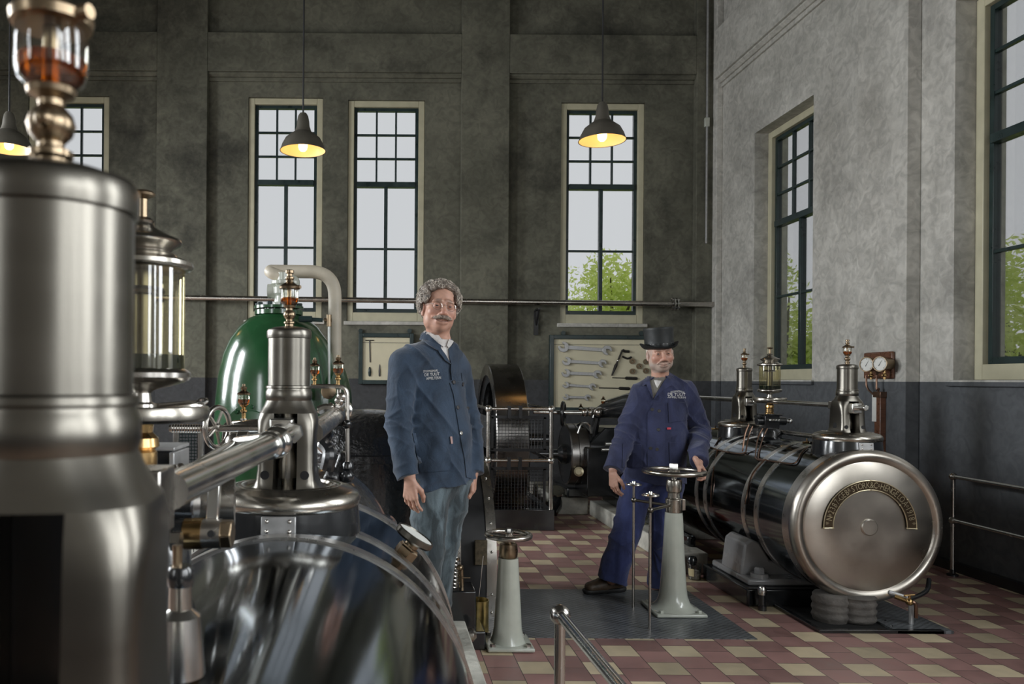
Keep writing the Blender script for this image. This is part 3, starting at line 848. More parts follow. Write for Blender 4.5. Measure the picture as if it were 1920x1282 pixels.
TW = [proto, copy_tree(proto), copy_tree(proto), copy_tree(proto)]
BT = ZA + RB
for o, loc, rz, sc, lab in zip(TW, ((XA_L - .025, 2.08, 1.045), (XA_L - .0105, .545, 1.05), (XA_R, 4.83, BT - .012), (XA_R, 6.2, BT - .012)), (0, .1, 0, 0), (1, 1, 1, 1),
        ('polished valve tower with glass oil cup in front of the green vessel', 'huge out of focus valve tower at the left edge of the foreground',
         'valve tower standing nearest the lettered end cover on the right cylinder', 'farther valve tower on the right cylinder behind the sight glass')):
    o.location = loc; o.rotation_euler.z = rz; o['label'] = lab; o['group'] = 'four valve towers on the steam cylinders'

for ch in list(TW[1].children):
    if ch.name.split('.')[0] in ('lever_block', 'spindle'): bpy.data.objects.remove(ch)
# sight glass lubricators: one built, one copied
def make_lubricator():
    t = thing('oil_lubricator', 'x', 'lubricator')
    part(t, 'tray', MB().lathe([(.0, .0), (.112, .0), (.119, .006), (.120, .018), (.117, .026), (.110, .028), (.106, .02), (.03, .016), (0, .016)], n=56), HANDW, ang=40)
    part(t, 'stem', MB().lathe([(.028, .014), (.026, .03), (.018, .034), (.016, .05), (.02, .054), (.03, .058), (.05, .062), (.07, .068), (.082, .073), (.086, .078), (.086, .086), (.079, .092), (.074, .094)], n=48), STEEL)
    part(t, 'glass', MB().lathe([(.0745, .093), (.0745, .272)], n=48, cap=False), GLASSY)
    part(t, 'oil', MB().lathe([(0, .094), (.073, .094), (.073, .118), (0, .118)], n=40), OILD)
    part(t, 'inner_tube', MB().cyl((0, 0, .1), (0, 0, .28), .021, n=20).lathe([(.021, .225), (.038, .226), (.04, .232), (.036, .238), (.021, .24)], n=24, cap=False), BRUSH)
    ld = part(t, 'lid', MB().lathe([(.07, .268), (.084, .270), (.089, .275), (.088, .282), (.078, .287), (.062, .291), (.058, .297), (.050, .301), (.052, .306), (.066, .314), (.069, .319), (.066, .324), (.05, .33), (.035, .338), (.022, .345), (.019, .352), (.021, .356), (.014, .362), (.0, .362)], n=56), HANDW, ang=40)
    part(ld, 'lid_knob', MB().lathe([(.009, .36), (.0085, .395), (.012, .398), (.021, .401), (.022, .405), (.018, .409), (0, .411)], n=24), BRONZE)
    part(t, 'base', MB().lathe([(.022, .0), (.02, -.02), (.03, -.03), (.032, -.045), (.024, -.05), (.028, -.055), (.028, -.085), (.034, -.09), (.034, -.1)], n=24), BRASS)
    pb = MB(); pb.box((0, 0, -.15), (.11, .09, .11)); pb.box((.0, -.0, -.102), (.14, .12, .012)); pb.lathe([(.09, -.34), (.088, -.23), (.07, -.205), (.05, -.2)], n=32)
    pb.cyl((-.10, 0, -.15), (.12, 0, -.15), .032, n=16)
    bk = part(t, 'pump_body', pb, BLACK, .004)
    fe = MB()
    for x in (-.03, -.01, .01, .03): fe.cyl((x, -.045, -.14), (x, -.075, -.14), .009, n=10).sph((x, -.078, -.14), .009, 8, 6)
    fe.cyl((.12, 0, -.15), (.15, 0, -.15), .012, n=12).sph((.155, 0, -.15), .02)
    part(bk, 'feed_nipple', fe, STEEL_B)
    return t
lub = make_lubricator()
lub2 = copy_tree(lub)
q = P(265, 789, 1.37); lub.location = q; lub.rotation_euler.z = pi
lub['label'] = 'tall sight glass lubricator standing just behind the out of focus valve tower'
q2 = P(1443, 752, 5.84); lub2.location = q2; lub2.rotation_euler.z = 0
lub2['label'] = 'sight glass lubricator between the two valve towers of the right cylinder'
for o in (lub, lub2): o['group'] = 'sight glass lubricators'; o['category'] = 'lubricator'
# copper feed pipes from the far lubricator
fp = MB()
for dx, top in ((0, 796), (7, 799)):
    pts = [P(1404 + dx, top, 5.66), P(1397 + dx, top + 18, 5.64), on_barrel(1392 + dx * .9, 846 + dx * .3, XA_R, ZA, RB + .01)]
    fp.tube(smooth_path(pts, 5), .005, 6)
for dx in (0, 9):
    pts = [P(1430 + dx, 803, 5.62), P(1421 + dx, 822, 5.58), on_barrel(1417 + dx * .5, 858, XA_R, ZA, RB + .01), on_barrel(1432 + dx * .5, 862, XA_R, ZA, RB + .01)]
    fp.tube(smooth_path(pts, 5), .005, 6)
solo('feed_pipe', fp, COPPER, 'thin copper oil feed pipes bending down from the far lubricator', 'pipe')

# lay shafts of the right machine
t = thing('lay_shaft', 'bright horizontal rod joining the valve towers of the right cylinder', 'rod', (XA_R, 5.4, BT + .265))
part(t, 'rod', MB().cyl((XA_R, 4.93, BT + .262), (XA_R, 6.1, BT + .262), .016, n=16), STEEL_B)
part(t, 'rod', MB().cyl((XA_R, 6.2, BT + .262), (XA_R, 8.3, BT + .262), .020, n=16), STEEL_B)
part(t, 'clevis', MB().box((XA_R - .0, 4.95, BT + .262), (.05, .09, .05)), STEEL_B, .005)
t = thing('guide_rod', 'slim bright rod lying along the crown of the right cylinder', 'rod', (XA_R + .1, 5.2, BT + .02))
part(t, 'rod', MB().cyl((XA_R + .1, 4.86, BT + .03), (XA_R + .1, 5.8, BT + .03), .018, n=12), STEEL)
dv = on_barrel(1530, 838, XA_R, ZA, RB)
t = thing('drain_cock', 'small brass cock on the skirt of the near right valve tower', 'valve', dv)
part(t, 'body', MB().cyl(dv + V((.03, .03, .02)), dv + V((-.05, -.0, .03)), .012, n=10).sph(dv + V((.0, 0, .03)), .02), BLACK)
part(t, 'nozzle', MB().cyl(dv + V((-.05, 0, .03)), dv + V((-.085, 0, .028)), .008, n=8).cyl(dv + V((-.06, 0, .02)), dv + V((-.06, 0, .055)), .004, n=6), BRASS)
dv = on_barrel(1348, 815, XA_R, ZA, RB)
t = thing('drain_cock', 'small brass and black cock beside the farther right valve tower', 'valve', dv)
part(t, 'body', MB().cyl(dv, dv + V((.02, 0, .05)), .014, n=10).sph(dv + V((.02, 0, .05)), .022), BLACK)
part(t, 'nozzle', MB().cyl(dv + V((.0, 0, .05)), dv + V((-.07, 0, .045)), .008, n=8).cyl(dv + V((-.03, 0, .04)), dv + V((-.03, 0, .075)), .004, n=6), BRASS)
c = PX(1688, 847, XA_R + .24)
t = thing('plug', 'round brass plug on the far shoulder of the right cylinder', 'plug', c)
nn = V((.5, 0, .85)).normalized()
part(t, 'flange', MB().lathe([(0, -.02), (.05, -.02), (.05, .012), (.038, .014), (.038, .02), (0, .02)], V((XA_R + .24, 4.86, ZA + sqrt(RB**2 - .24**2))), nn, 24), BRONZE)

# ------------------------------------------------------------------ right machine: feet, foundation, frame
ft = thing('cylinder_foot', 'grey cast foot on a black base carrying the right cylinder', 'machine foot', (2.5, 5.2, 0))
a = PF(1420, 1137); b_ = PF(1318, 1083)
bs = MB().bx(2.36, 2.86, 4.93, 5.62, 0, .115)
part(ft, 'base', bs, BLACK, .012)
g = MB()
prof = [(2.39, .115), (2.86, .115), (2.86, .25), (2.60, .31), (2.50, .40), (2.43, .37), (2.41, .17), (2.39, .16)]
g.prism([(2.40, .115), (2.84, .115), (2.84, .16), (2.40, .16)], (0, 5.0, 0), (1, 0, 0), (0, 0, 1), (0, 1, 0), .56)
g.prism([(2.405, .15), (2.82, .15), (2.82, .22), (2.60, .255), (2.53, .375), (2.475, .395), (2.43, .36), (2.41, .2)], (0, 5.12, 0), (1, 0, 0), (0, 0, 1), (0, 1, 0), .30)
part(ft, 'casting', g, GREYP, .014)
b2 = MB()
for y in (5.06,):
    b2.lathe([(.0, 0), (.055, 0), (.055, .03), (0, .03)], (2.50, y, .155), n=24); b2.bolt((2.50, y, .18), (0, 0, 1), .034, .045)
part(ft, 'nut', b2, GREYP)
c = PF(1427, 1133); c = V((2.42, 4.86, 0))
t = thing('anchor_bolt', 'bright capped anchor bolt standing at the corner of the black foot base', 'bolt', c)
part(t, 'sleeve', MB().lathe([(.026, 0), (.026, .03), (.021, .035), (.021, .11)], c, n=18), BLACK)
part(t, 'cap', MB().lathe([(.026, .1), (.027, .11), (.027, .135), (.02, .15), (0, .153)], c, n=18), STEEL_B)
c = V((2.30, 5.66, 0))
t = thing('anchor_bolt', 'black domed anchor bolt behind the plastic cup', 'bolt', c)
part(t, 'cap', MB().lathe([(.03, 0), (.03, .11), (.035, .115), (.035, .14), (.026, .155), (0, .16)], c, n=18), BLACK)
# pit frame
pf = PF(1536, 1187); pr = PF(1787, 1188)
zf = .012
t = thing('pit_frame', 'black steel frame around the pit under the end of the right cylinder', 'frame', (2.9, 4.7, 0))
x0, x1, yn, yf = pf.x, 3.25, pf.y, 5.0
k = MB(); k.bx(x0, x1, yn, yn + .03, 0, .02); k.bx(x0 - .0, x0 + .03, yn + .03, 4.92, 0, .02)
part(t, 'rim', k, BLACK, .002)
part(t, 'cover_strip', MB().bx(2.98, pr.x + .0, yn, 5.4, 0, .018), PLATE, .002)
rv = MB()
for i in range(9): rv.sph((3.0 + .03 * (i % 2), yn + .08 + i * .1, .018), .008, 6, 4)
part(t, 'rivet', rv, BLACK)
PIT_SHADE = M('painted_pit_shade', (.004, .004, .004), 0, .9)  # flat black sheet colours in the darkness of the pit
part(t, 'pit', MB().bx(x0 + .03, 2.98, yn + .03, 5.6, 0, .004), PIT_SHADE)
# lagged support
lg = MB()
for cx, w in ((P(1577, 1157, 4.55).x, .10), (P(1623, 1157, 4.55).x, .115)):
    prof = [(w * .93, .004)] + [(w * (1 + .045 * sin(i * 1.9 + cx * 9)), .02 + i * .0135) for i in range(11)] + [(w * .9, .168)]
    lg.lathe(prof, (cx, 4.66, 0), n=28)
solo('lagged_pipe', lg, LAG, 'lumpy plaster lagged pipe bend under the right cylinder end', 'pipe', ang=60)
c = P(1693, 1150, 4.62)
t = thing('drain_pipe', 'thin grey drain pipe beside the plaster lagged bend', 'pipe', V((c.x, 4.55, 0)))
part(t, 'pipe', MB().tube(round_path([(c.x, 4.55, 0), (c.x, 4.55, .165), (c.x - .1, 4.6, .19)], .03), .014, 10), SILVER)
c = P(1705, 1128, 4.52)
t = thing('drain_tap', 'brass drain tap with a copper spout below the lettered end cover', 'tap', c)
part(t, 'body', MB().cyl(c + V((-.06, .04, .02)), c + V((.0, 0, 0)), .013, n=10).sph(c, .022).cyl(c + V((0, 0, .0)), c + V((0, 0, .04)), .008, n=8), BRASS)
part(t, 'spout', MB().tube(smooth_path([c, c + V((.016, -.01, .002)), c + V((.028, -.014, -.02)), c + V((.03, -.014, -.09))], 5), .010, 8), COPPER)
part(t, 'handle', MB().cyl(c + V((-.03, 0, .036)), c + V((.03, 0, .042)), .006, n=8), BRASS)
c0 = P(1742, 1090, 4.62)
solo('drain_hose', MB().tube(smooth_path([P(1742, 1086, 4.66), P(1738, 1106, 4.6), P(1722, 1117, 4.57), P(1702, 1124, 4.55)], 5), .013, 10), BLACK, 'curved black pipe under the right rim of the end cover', 'pipe')
# foundation and frame behind
pp = PF(1105, 965)
solo('engine_plinth', MB().bx(pp.x, 2.46, 5.75, 7.0, 0, .16).bx(pp.x, 3.75, 7.0, pp.y, 0, .16), PLINTHM, 'low whitewashed plinth running under the right machine', 'plinth', bevel=.012)
EPX = pp.x
solo('engine_plinth', MB().bx(P(1040, 950, 8.2).x, EPX - .01, pp.y - .0, 9.6, 0, .19), PLINTHM, 'short whitewashed plinth end below the black coupling drum', 'plinth', bevel=.012)
t = thing('engine_bed', 'black cast engine bed behind the man with the top hat', 'steam engine', (2.8, 7.6, .16))
k = MB(); k.bx(EPX + .13, 3.5, 7.0, pp.y - .02, .161, .27); k.bx(EPX + .13, 2.45, 5.95, 6.99, .161, .25); k.bx(2.0, EPX - .01, 8.22, 9.2, .191, .30)
part(t, 'bed_plate', k, BLACK, .02)
k = MB(); k.lathe([(.33, 6.95), (.36, 7.0), (.36, 7.05), (.30, 7.1), (.27, 7.5), (.30, 7.9), (.30, 8.05), (0, 8.05)], (XA_R, 0, ZA), (0, 1, 0), 40)
k.prism([(2.45, .27), (3.3, .27), (3.1, .75), (2.6, .75)], (0, 7.0, 0), (1, 0, 0), (0, 0, 1), (0, 1, 0), 1.0)
part(t, 'crosshead_guide', k, BLACKW, .01)
k = MB()
a, b_ = P(1112, 782, 8.0), P(1195, 752, 7.4)
k.tube([P(1117, 775, 8.1), P(1145, 766, 7.9), P(1185, 760, 7.6), P(1230, 760, 7.3)], [.05, .10, .13, .14], 14)
k.tube([P(1122, 770, 8.1), P(1112, 820, 8.1), P(1096, 850, 8.15)], [.035, .04, .05], 10)
k.prism([(0, 0), (.62, .0), (.62, .26), (.22, .26), (.06, .1)], P(1095, 848, 8.0), (1, 0, 0), (0, 0, 1), (0, 1, 0), .5)
k.box(P(1130, 880, 8.1), (.46, .5, .5))
k.tube([P(1072, 808, 8.3), P(1090, 800, 8.2), P(1106, 822, 8.1), P(1100, 860, 8.1)], [.04, .06, .06, .08], 10)
part(t, 'frame_arm', k, BLACK, .01)
k = MB(); k.tube(round_path([P(1083, 812, 8.0), P(1090, 793, 8.0), P(1105, 793, 8.0), P(1109, 812, 8.0)], .06), .012, 8)
k.tube(round_path([P(1112, 783, 7.9), P(1115, 765, 7.9), P(1131, 765, 7.9)], .06), .012, 8); k.cyl(P(1135, 832, 7.6), P(1160, 832, 7.6), .016).cyl(P(1128, 843, 7.6), P(1160, 843, 7.6), .016)
part(t, 'oil_line', k, STEEL_B)
k = MB(); k.lathe([(0, 0), (.05, 0), (.05, .03), (.03, .035), (.03, .05), (0, .05)], P(1086, 884, 7.95), (-.4, -1, .1), 16)
k.cyl(P(1104, 854, 7.9), P(1112, 854, 7.9), .012).cyl(P(1108, 851, 7.9), P(1108, 857, 7.9), .01)
part(t, 'plug', k, PLATEBR)
k = MB(); c = P(1044, 922, 8.3); k.lathe([(.03, 0), (.085, 0), (.085, .02), (.03, .02)], c, (-.15, -.6, 1), 20); part(t, 'flange', k, STEEL_B)
k = MB(); k.tube([P(1043, 930, 8.35), P(1040, 948, 8.3), P(1034, 962, 8.2)], [.07, .08, .06], 12); part(t, 'pipe_bend', k, BLACK)
# oil cups standing here and there
def make_cup():
    t = thing('oil_cup', 'x', 'oil cup')
    part(t, 'stem', MB().lathe([(.008, 0), (.008, .02), (.013, .024), (.013, .03), (.008, .034), (.008, .04), (.014, .046), (.015, .05)], n=14), BRASS)
    part(t, 'oil', MB().lathe([(0, .049), (.016, .05), (.021, .06), (.021, .07), (0, .07)], n=16), OILG)
    part(t, 'glass', MB().lathe([(.0165, .049), (.022, .058), (.022, .088)], n=16, cap=False), GLASS)
    part(t, 'cap', MB().lathe([(.024, .087), (.025, .092), (.016, .098), (.009, .104), (.012, .11), (.012, .115), (.006, .118), (.006, .126), (0, .127)], n=14), BRONZE)
    return t
cup = make_cup()
CUPS = [((590, 722), 2.75, 'left of two oil cups on the bent pipe beside the cream pipe'), ((634, 722), 2.75, 'right of two oil cups on the bent pipe beside the cream pipe'),
        ((457, 784), 2.55, 'oil cup beside the steel handwheel left of the central valve tower'),
        ((1131, 765), 7.9, 'tiny brass oil cup in front of the large tool board'), ((1089, 779), 8.0, 'brass oil cup hanging near the black handwheel')]
for i, ((x, y), Y, lab) in enumerate(CUPS):
    o = cup if i == 0 else copy_tree(cup)
    o.location = P(x, y, Y); o['label'] = lab; o['group'] = 'small brass oil cups'; s = (.78, .86, .9, 1.0, 1.0)[i]
    o.scale = (s, s, s)
def handwheel(c, R, r, axis, label, m=STEEL, spokes=5, rod=None, name='handwheel', hub=None, group=None, nut=None):
    ax = V(axis).normalized(); e1 = ax.orthogonal().normalized(); e2 = ax.cross(e1); c = V(c)
    t = thing(name, label, 'handwheel', c, group)
    part(t, 'rim', MB().torus(c, R, r, ax, 48, 12), m)
    k = MB()
    for i in range(spokes):
        a = 2 * pi * i / spokes + .4; d = e1 * cos(a) + e2 * sin(a); k.tube([c + d * R * .1 - ax * r * .5, c + d * (R - r * .5)], [r * .75, r * .5], 8)
    part(t, 'spoke', k, m)
    hk = MB().lathe([(0, -r * 1.4), (R * .2, -r * 1.4), (R * .2, r * .8), (R * .15, r * 1.1), (0, r * 1.1)], c, ax, 20)
    h = part(t, 'hub', hk, m)
    if nut: part(h, 'nut', MB().bolt(c + ax * r * 1.1, ax, R * .16, R * .2), nut)
    if rod: part(t, 'spindle', MB().cyl(c, rod[0], rod[1], n=12), STEEL)
    return t
handwheel(P(1056, 776, 7.9), .115, .020, (1, -.35, 0), 'black handwheel on the far rod below the large tool board', BLACK, 4)
t = thing('valve_rod', 'far horizontal bright rod passing through the black handwheel', 'rod', P(1005, 772, 7.9))
part(t, 'rod', MB().cyl(P(1000, 772, 7.9), P(1112, 774, 7.9), .022, n=12), STEEL_B)
k = MB()
for x in (1097, 1106, 1122): k.sph(P(x, 773, 7.9), .045, 12, 8)
k.cyl(P(1104, 765, 7.9), P(1113, 765, 7.9), .012)
part(t, 'joint', k, STEEL)
# coupling drum
t = thing('coupling_drum', 'black drum with a turned steel rim right of the mesh guard', 'pulley', (1.95, 8.25, .3))
cD = V((0, 8.28, .655)); xa, xb = 2.0, 2.17
part(t, 'rim', MB().lathe([(.31, xa - .02), (.325, xa - .01), (.328, xa + .06), (.322, xa + .065), (.328, xa + .07), (.328, xb), (.31, xb + .01)], cD, (1, 0, 0), 64, cap=False), M('turned_dark_steel', (.20, .19, .18), 1, .3, .2, 6, .06))
part(t, 'web', MB().lathe([(.312, xa - .018), (.29, xa + .0), (.12, xa + .02), (.1, xa - .06), (.05, xa - .1), (0, xa - .1)], cD, (1, 0, 0), 48).cyl((xa - .3, 8.28, .655), (xb + .6, 8.28, .655), .05), BLACK)
# flywheel
t = thing('flywheel', 'large black flywheel with a broad polished rim behind the mesh guard', 'flywheel', (1.3, 8.4, 0))
cF = V((0, 8.4, .80)); xl, xr = P(911, 700, 8.4).x, P(967, 700, 8.4).x
DRIM = M('dark_flywheel_rim', (.20, .19, .18), 1, .27, .3, 4, .08, bump=.03, bscale=60)
part(t, 'rim', MB().lathe([(.70, xl), (.815, xl), (.822, xl + .008), (.822, xr - .008), (.815, xr), (.70, xr)], cF, (1, 0, 0), 128, cap=False), DRIM)
part(t, 'rim_lining', MB().lathe([(.70, xr), (.70, xl)], cF, (1, 0, 0), 96, cap=False).lathe([(.62, xl + .04), (.70, xl + .02), (.70, xl + .04), (.62, xl + .08), (.62, xl + .04)], cF, (1, 0, 0), 96, cap=False), BLACK)
k = MB()
for i in range(6):
    a = pi / 3 * i + .25; d = V((0, cos(a), sin(a))); k.tube([V(((xl + xr) / 2, cF.y, cF.z)) + d * .1, V(((xl + xr) / 2, cF.y, cF.z)) + d * .71], [.075, .055], 12)
part(t, 'spoke', k, BLACK)
part(t, 'hub', MB().lathe([(0, xl - .06), (.16, xl - .06), (.16, xr + .06), (0, xr + .06)], cF, (1, 0, 0), 32).cyl((xl - .4, cF.y, cF.z), (xr + .4, cF.y, cF.z), .07), BLACK)
# mesh guard
t = thing('mesh_guard', 'guard railing of steel pipes and wire mesh around the flywheel', 'guard', (1.3, 7.4, 0))
gx0, gx1, gy = P(916, 765, 7.42).x, P(1034, 765, 7.42).x, 7.42
zt, zm = P(916, 766, gy).z, P(975, 863, gy).z
k = MB()
for x in (gx0, gx1): k.cyl((x, gy, .10), (x, gy, zt), .022, n=12)
k.cyl((gx0, 9.2, 0), (gx0, 9.2, zt), .022); k.cyl((P(1000, 765, 8.0).x + .2, 9.3, 0), (P(1000, 765, 8.0).x + .2, 9.3, zt), .02)
part(t, 'post', k, STEEL)
k = MB()
for z in (zt, zm): k.cyl((gx0, gy, z), (gx1, gy, z), .017, n=12); k.cyl((gx0, gy, z), (gx0, 9.2, z), .017, n=12); k.cyl((gx1, gy, z), (gx1, 9.3, z), .017, n=12)
part(t, 'rail', k, STEEL)
k = MB()
for x in (gx0, gx1):
    for z in (zt, zm): k.sph((x, gy, z), .036, 14, 10)
part(t, 'ball_joint', k, STEEL_B)
k = MB()
def frame_rect(z0, z1):
    for z in (z0, z1): k.bx(gx0 + .03, gx1 - .03, gy + .01, gy + .03, z - .014, z + .014)
    for x in (gx0 + .04, gx1 - .06): k.bx(x - .012, x + .012, gy + .01, gy + .03, z0, z1)
frame_rect(zm + .10, zt - .08); frame_rect(.16, zm - .08)
for x in (gx0 + .2, gx1 - .3):
    for z in (zt, zm): k.bx(x - .015, x + .015, gy - .02, gy + .03, z - .09, z + .03)
part(t, 'panel_frame', k, BLACKM)
k = MB()
for z0, z1 in ((zm + .10, zt - .08), (.16, zm - .08)):
    n = int((gx1 - gx0 - .1) / .030)
    for i in range(n + 1):
        x = gx0 + .04 + (gx1 - gx0 - .1) * i / n; k.tube([(x, gy + .02, z0), (x, gy + .02, z1)], .0026, 4)
    m_ = int((z1 - z0) / .030)
    for i in range(m_ + 1):
        z = z0 + (z1 - z0) * i / m_; k.tube([(gx0 + .04, gy + .021, z), (gx1 - .06, gy + .021, z)], .0026, 4)
    n = int((9.2 - gy) / .05)
    for i in range(n + 1):
        y = gy + (9.2 - gy) * i / n; k.tube([(gx0 + .01, y, z0), (gx0 + .01, y, z1)], .0026, 4)
    for i in range(0, m_ + 1, 2):
        z = z0 + (z1 - z0) * i / m_; k.tube([(gx0 + .01, gy, z), (gx0 + .01, 9.2, z)], .0026, 4)
part(t, 'wire_mesh', k, BLACKM)
k = MB(); k.bx(gx0 - .02, gx1 + .03, gy - .03, gy + .08, 0, .20); k.bx(gx0 - .03, gx0 + .05, gy + .08, 9.3, 0, .2); k.bx(gx1 - .06, gx1 + .02, gy + .08, 9.3, 0, .2)
part(t, 'kerb', k, BLACK, .006)

# ------------------------------------------------------------------ gauges on the right wall
a, b_ = PX(1620, 710, XP - .01), PX(1680, 658, XP - .01)
yc, zc, hw, hh = (a.y + b_.y) / 2, (a.z + b_.z) / 2, abs(a.y - b_.y) / 2 - .02, abs(b_.z - a.z) / 2
t = thing('gauge_board', 'varnished wooden board holding two round dials on the right pilaster', 'board', (XP, yc, zc - hh))
part(t, 'board', MB().bx(XP - .03, XP, yc - hw, yc + hw, zc - hh, zc + hh), WOOD, .012)
pi_ = MB(); d0 = PX(1648, 728, XP - .05)
pi_.tube(round_path([(XP - .06, yc + .1, zc - hh + .03), (XP - .06, yc + .1, zc - hh - .08), (XP - .05, yc - .02, zc - hh - .16), (XP - .05, d0.y, d0.z)], .05), .008, 8)
pi_.tube(round_path([(XP - .06, yc - .04, zc - hh + .03), (XP - .06, yc - .04, zc - hh - .1), (XP - .05, d0.y, d0.z)], .05), .008, 8)
part(t, 'copper_pipe', pi_, COPPER)
gp = []
for (x, y), lab in (((1626, 683), 'left of two white dials on the wooden board'), ((1651, 682), 'right of two white dials on the wooden board')):
    c = PX(x, y, XP - .13); ax = V((-.93, -.37, 0)).normalized()
    g = thing('pressure_gauge', lab, 'gauge', c, 'pressure gauges on the wooden board')
    part(g, 'case', MB().lathe([(.0, -.10), (.056, -.10), (.056, -.01), (.066, -.008), (.068, .006), (.064, .012), (.058, .012), (.056, .004)], c, ax, 36), BRONZE)
    dl = part(g, 'dial', MB().lathe([(0, .0075), (.0555, .0075), (.0555, .005), (0, .005)], c, ax, 32), WHITE)
    e2 = V((0, 0, 1)); e1 = e2.cross(ax)
    k = MB()
    for i in range(21):
        a = radians(225 - 270 * i / 20); d = e1 * cos(a) + e2 * sin(a); w = e1 * -sin(a) + e2 * cos(a); q = .0012 if i % 5 else .002
        p0, p1 = c + ax * .009 + d * (.047 if i % 5 else .043), c + ax * .009 + d * .054
        k.add([p0 - w * q, p0 + w * q, p1 + w * q, p1 - w * q], [(0, 1, 2, 3)])
    a = radians(60); d = e1 * cos(a) + e2 * sin(a); w = e1 * -sin(a) + e2 * cos(a)
    k.add([c + ax * .0095 - d * .02 - w * .003, c + ax * .0095 - d * .02 + w * .003, c + ax * .0095 + d * .045], [(0, 1, 2)])
    part(dl, 'needle', k, INK)
    part(g, 'cock', MB().cyl(c - ax * .05 - V((0, 0, .05)), c - ax * .05 - V((0, 0, .13)), .01, n=8).sph(c - ax * .05 - V((0, 0, .095)), .018).cyl(c - ax * .02 - V((0, 0, .095)), c - ax * .08 - V((0, 0, .095)), .006, n=6), BRASS)
q = PX(1648, 734, XP - .03); w_ = PX(1648, 830, XP - .03)
t = thing('pipe_casing', 'narrow wooden pipe casing below the gauge board', 'casing', (XP, q.y, w_.z - .6))
part(t, 'casing', MB().bx(XP - .05, XP, q.y - .05, q.y + .03, w_.z - .6, q.z), WOOD, .004)
part(t, 'tag', MB().bx(XP - .054, XP - .05, q.y - .0, q.y + .055, q.z - .26, q.z - .02), WHITE, label='white strip tag')
part(t, 'clamp', MB().bx(XP - .058, XP, q.y - .06, q.y + .04, q.z - .05, q.z), COPPER, .003)

# ------------------------------------------------------------------ railings
def rail(label, xp, yp, ytop, ends, rr, base=True):
    t = thing('railing', label, 'railing', (xp, yp, 0))
    part(t, 'post', MB().cyl((xp, yp, 0), (xp, yp, ytop), rr, n=18), STEEL)
    k = MB(); jb = MB()
    for z, dx in ends:
        k.cyl((xp, yp, z), (xp + dx, .05, z), rr, n=18); jb.sph((xp, yp, z), rr * 1.9, 18, 12)
    part(t, 'rail', k, STEEL_B); part(t, 'ball_joint', jb, STEEL)
    if base: part(t, 'foot_flange', MB().lathe([(rr * 2.6, 0), (rr * 2.6, .012), (rr * 1.3, .02), (rr * 1.3, .05)], (xp, yp, 0), n=18), BLACK)
c = PX(1786, 1056, XR - .15); ztop = P(1786, 893, c.y).z; zlo = P(1786, 975, c.y).z
rail('two bar steel railing beside the dark right wall', c.x, c.y, ztop, [(ztop, .0), (zlo, .0)], .015)
Yr = 2.47; c = P(1050, 1152, Yr)
rail('steel handrail end post in the bottom centre foreground', c.x, Yr, c.z, [(c.z, .05)], .0175)
# thick wheel column
def column(name, base, zt, wheelR, label, lab_parts, head):
    t = thing(name, label, 'valve stand', base)
    bw = .155 if head == 2 else .125
    k = MB(); k.bx(base.x - bw, base.x + bw, base.y - bw, base.y + bw, .004, .026); part(t, 'foot_plate', k, ENAMEL, .008)
    zc = zt
    if head == 2: prof = [(.15, .025), (.125, .035), (.10, .06), (.086, .10), (.078, .16), (.066, .35), (.054, zc - .02), (.052, zc)]
    else: prof = [(.095, .025), (.085, .05), (.075, .10), (.055, zc - .02), (.054, zc)]
    part(t, 'pillar', MB().lathe(prof, (base.x, base.y, 0), n=48), ENAMEL, ang=50)
    k = MB()
    for sx in (-1, 1):
        for sy in (-1, 1): k.bolt((base.x + sx * bw * .75, base.y + sy * bw * .75, .026), (0, 0, 1), .016, .016)
    part(t, 'bolt', k, ENAMEL if head == 2 else STEEL)
    return t
base = PF(1262, 1146, .0); base.z = 0
BW = base
zc = P(1262, 960, base.y).z; zw = P(1262, 884, base.y).z
t = column('valve_stand', base, zc, .185, 'tall grey white valve stand under the hand of the man in the top hat', None, 2)
k = MB(); k.lathe([(.050, zc), (.052, zc + .02), (.052, zc + .085), (.038, zc + .09), (.037, zc + .125), (.046, zc + .13), (.049, zc + .15), (.049, zc + .19), (.045, zc + .205), (.03, zc + .208), (0, zc + .208)], (base.x, base.y, 0), n=40)
k.box((base.x + .03, base.y - .0, zc + .05), (.07, .05, .07))
part(t, 'bronze_head', k, HANDW, .003)
part(t, 'spindle', MB().cyl((base.x, base.y, zc + .2), (base.x, base.y, zw), .017), STEEL_B)
WR = .178
wt = handwheel((base.x, base.y, zw), WR, .0165, (0, 0, 1), 'large bright handwheel on the tall valve stand, held by the hatted man', HANDW, 4, nut=STEEL_B)
arms = []
for (px, pyw, pyb, pya), lab in (((1187, 908, 1140, 937), 'left thin rod with a tiny handwheel beside the tall valve stand'), ((1218, 928, 1180, 956), 'right thin rod with a tiny handwheel beside the tall valve stand')):
    f = PF(px, pyb); tz = P(px, pyw, f.y).z; az = P(px, pya, f.y).z
    t = thing('control_rod', lab, 'valve rod', f, 'thin control rods')
    part(t, 'rod', MB().cyl(f + V((0, 0, .003)), V((f.x, f.y, tz)), .0085, n=12), STEEL)
    k = MB(); k.torus((f.x, f.y, tz), .044, .0065, (0, 0, 1), 32, 8)
    for i in range(4): k.tube([(f.x, f.y, tz), (f.x + .044 * cos(i * pi / 2 + .5), f.y + .044 * sin(i * pi / 2 + .5), tz)], .005, 6)
    k.lathe([(0, -.012), (.014, -.012), (.014, .012), (.01, .022), (0, .022)], (f.x, f.y, tz), n=12)
    part(t, 'wheel', k, STEEL_B)
    part(t, 'arm', MB().cyl((f.x, f.y, az), (base.x - .035, base.y - .02, zc + .045), .009, n=10).sph((f.x, f.y, az), .018, 12, 8).sph((base.x - .05, base.y - .02, zc + .045), .014, 10, 8), BRUSH)
base2 = PF(952, 1210); base2.z = 0
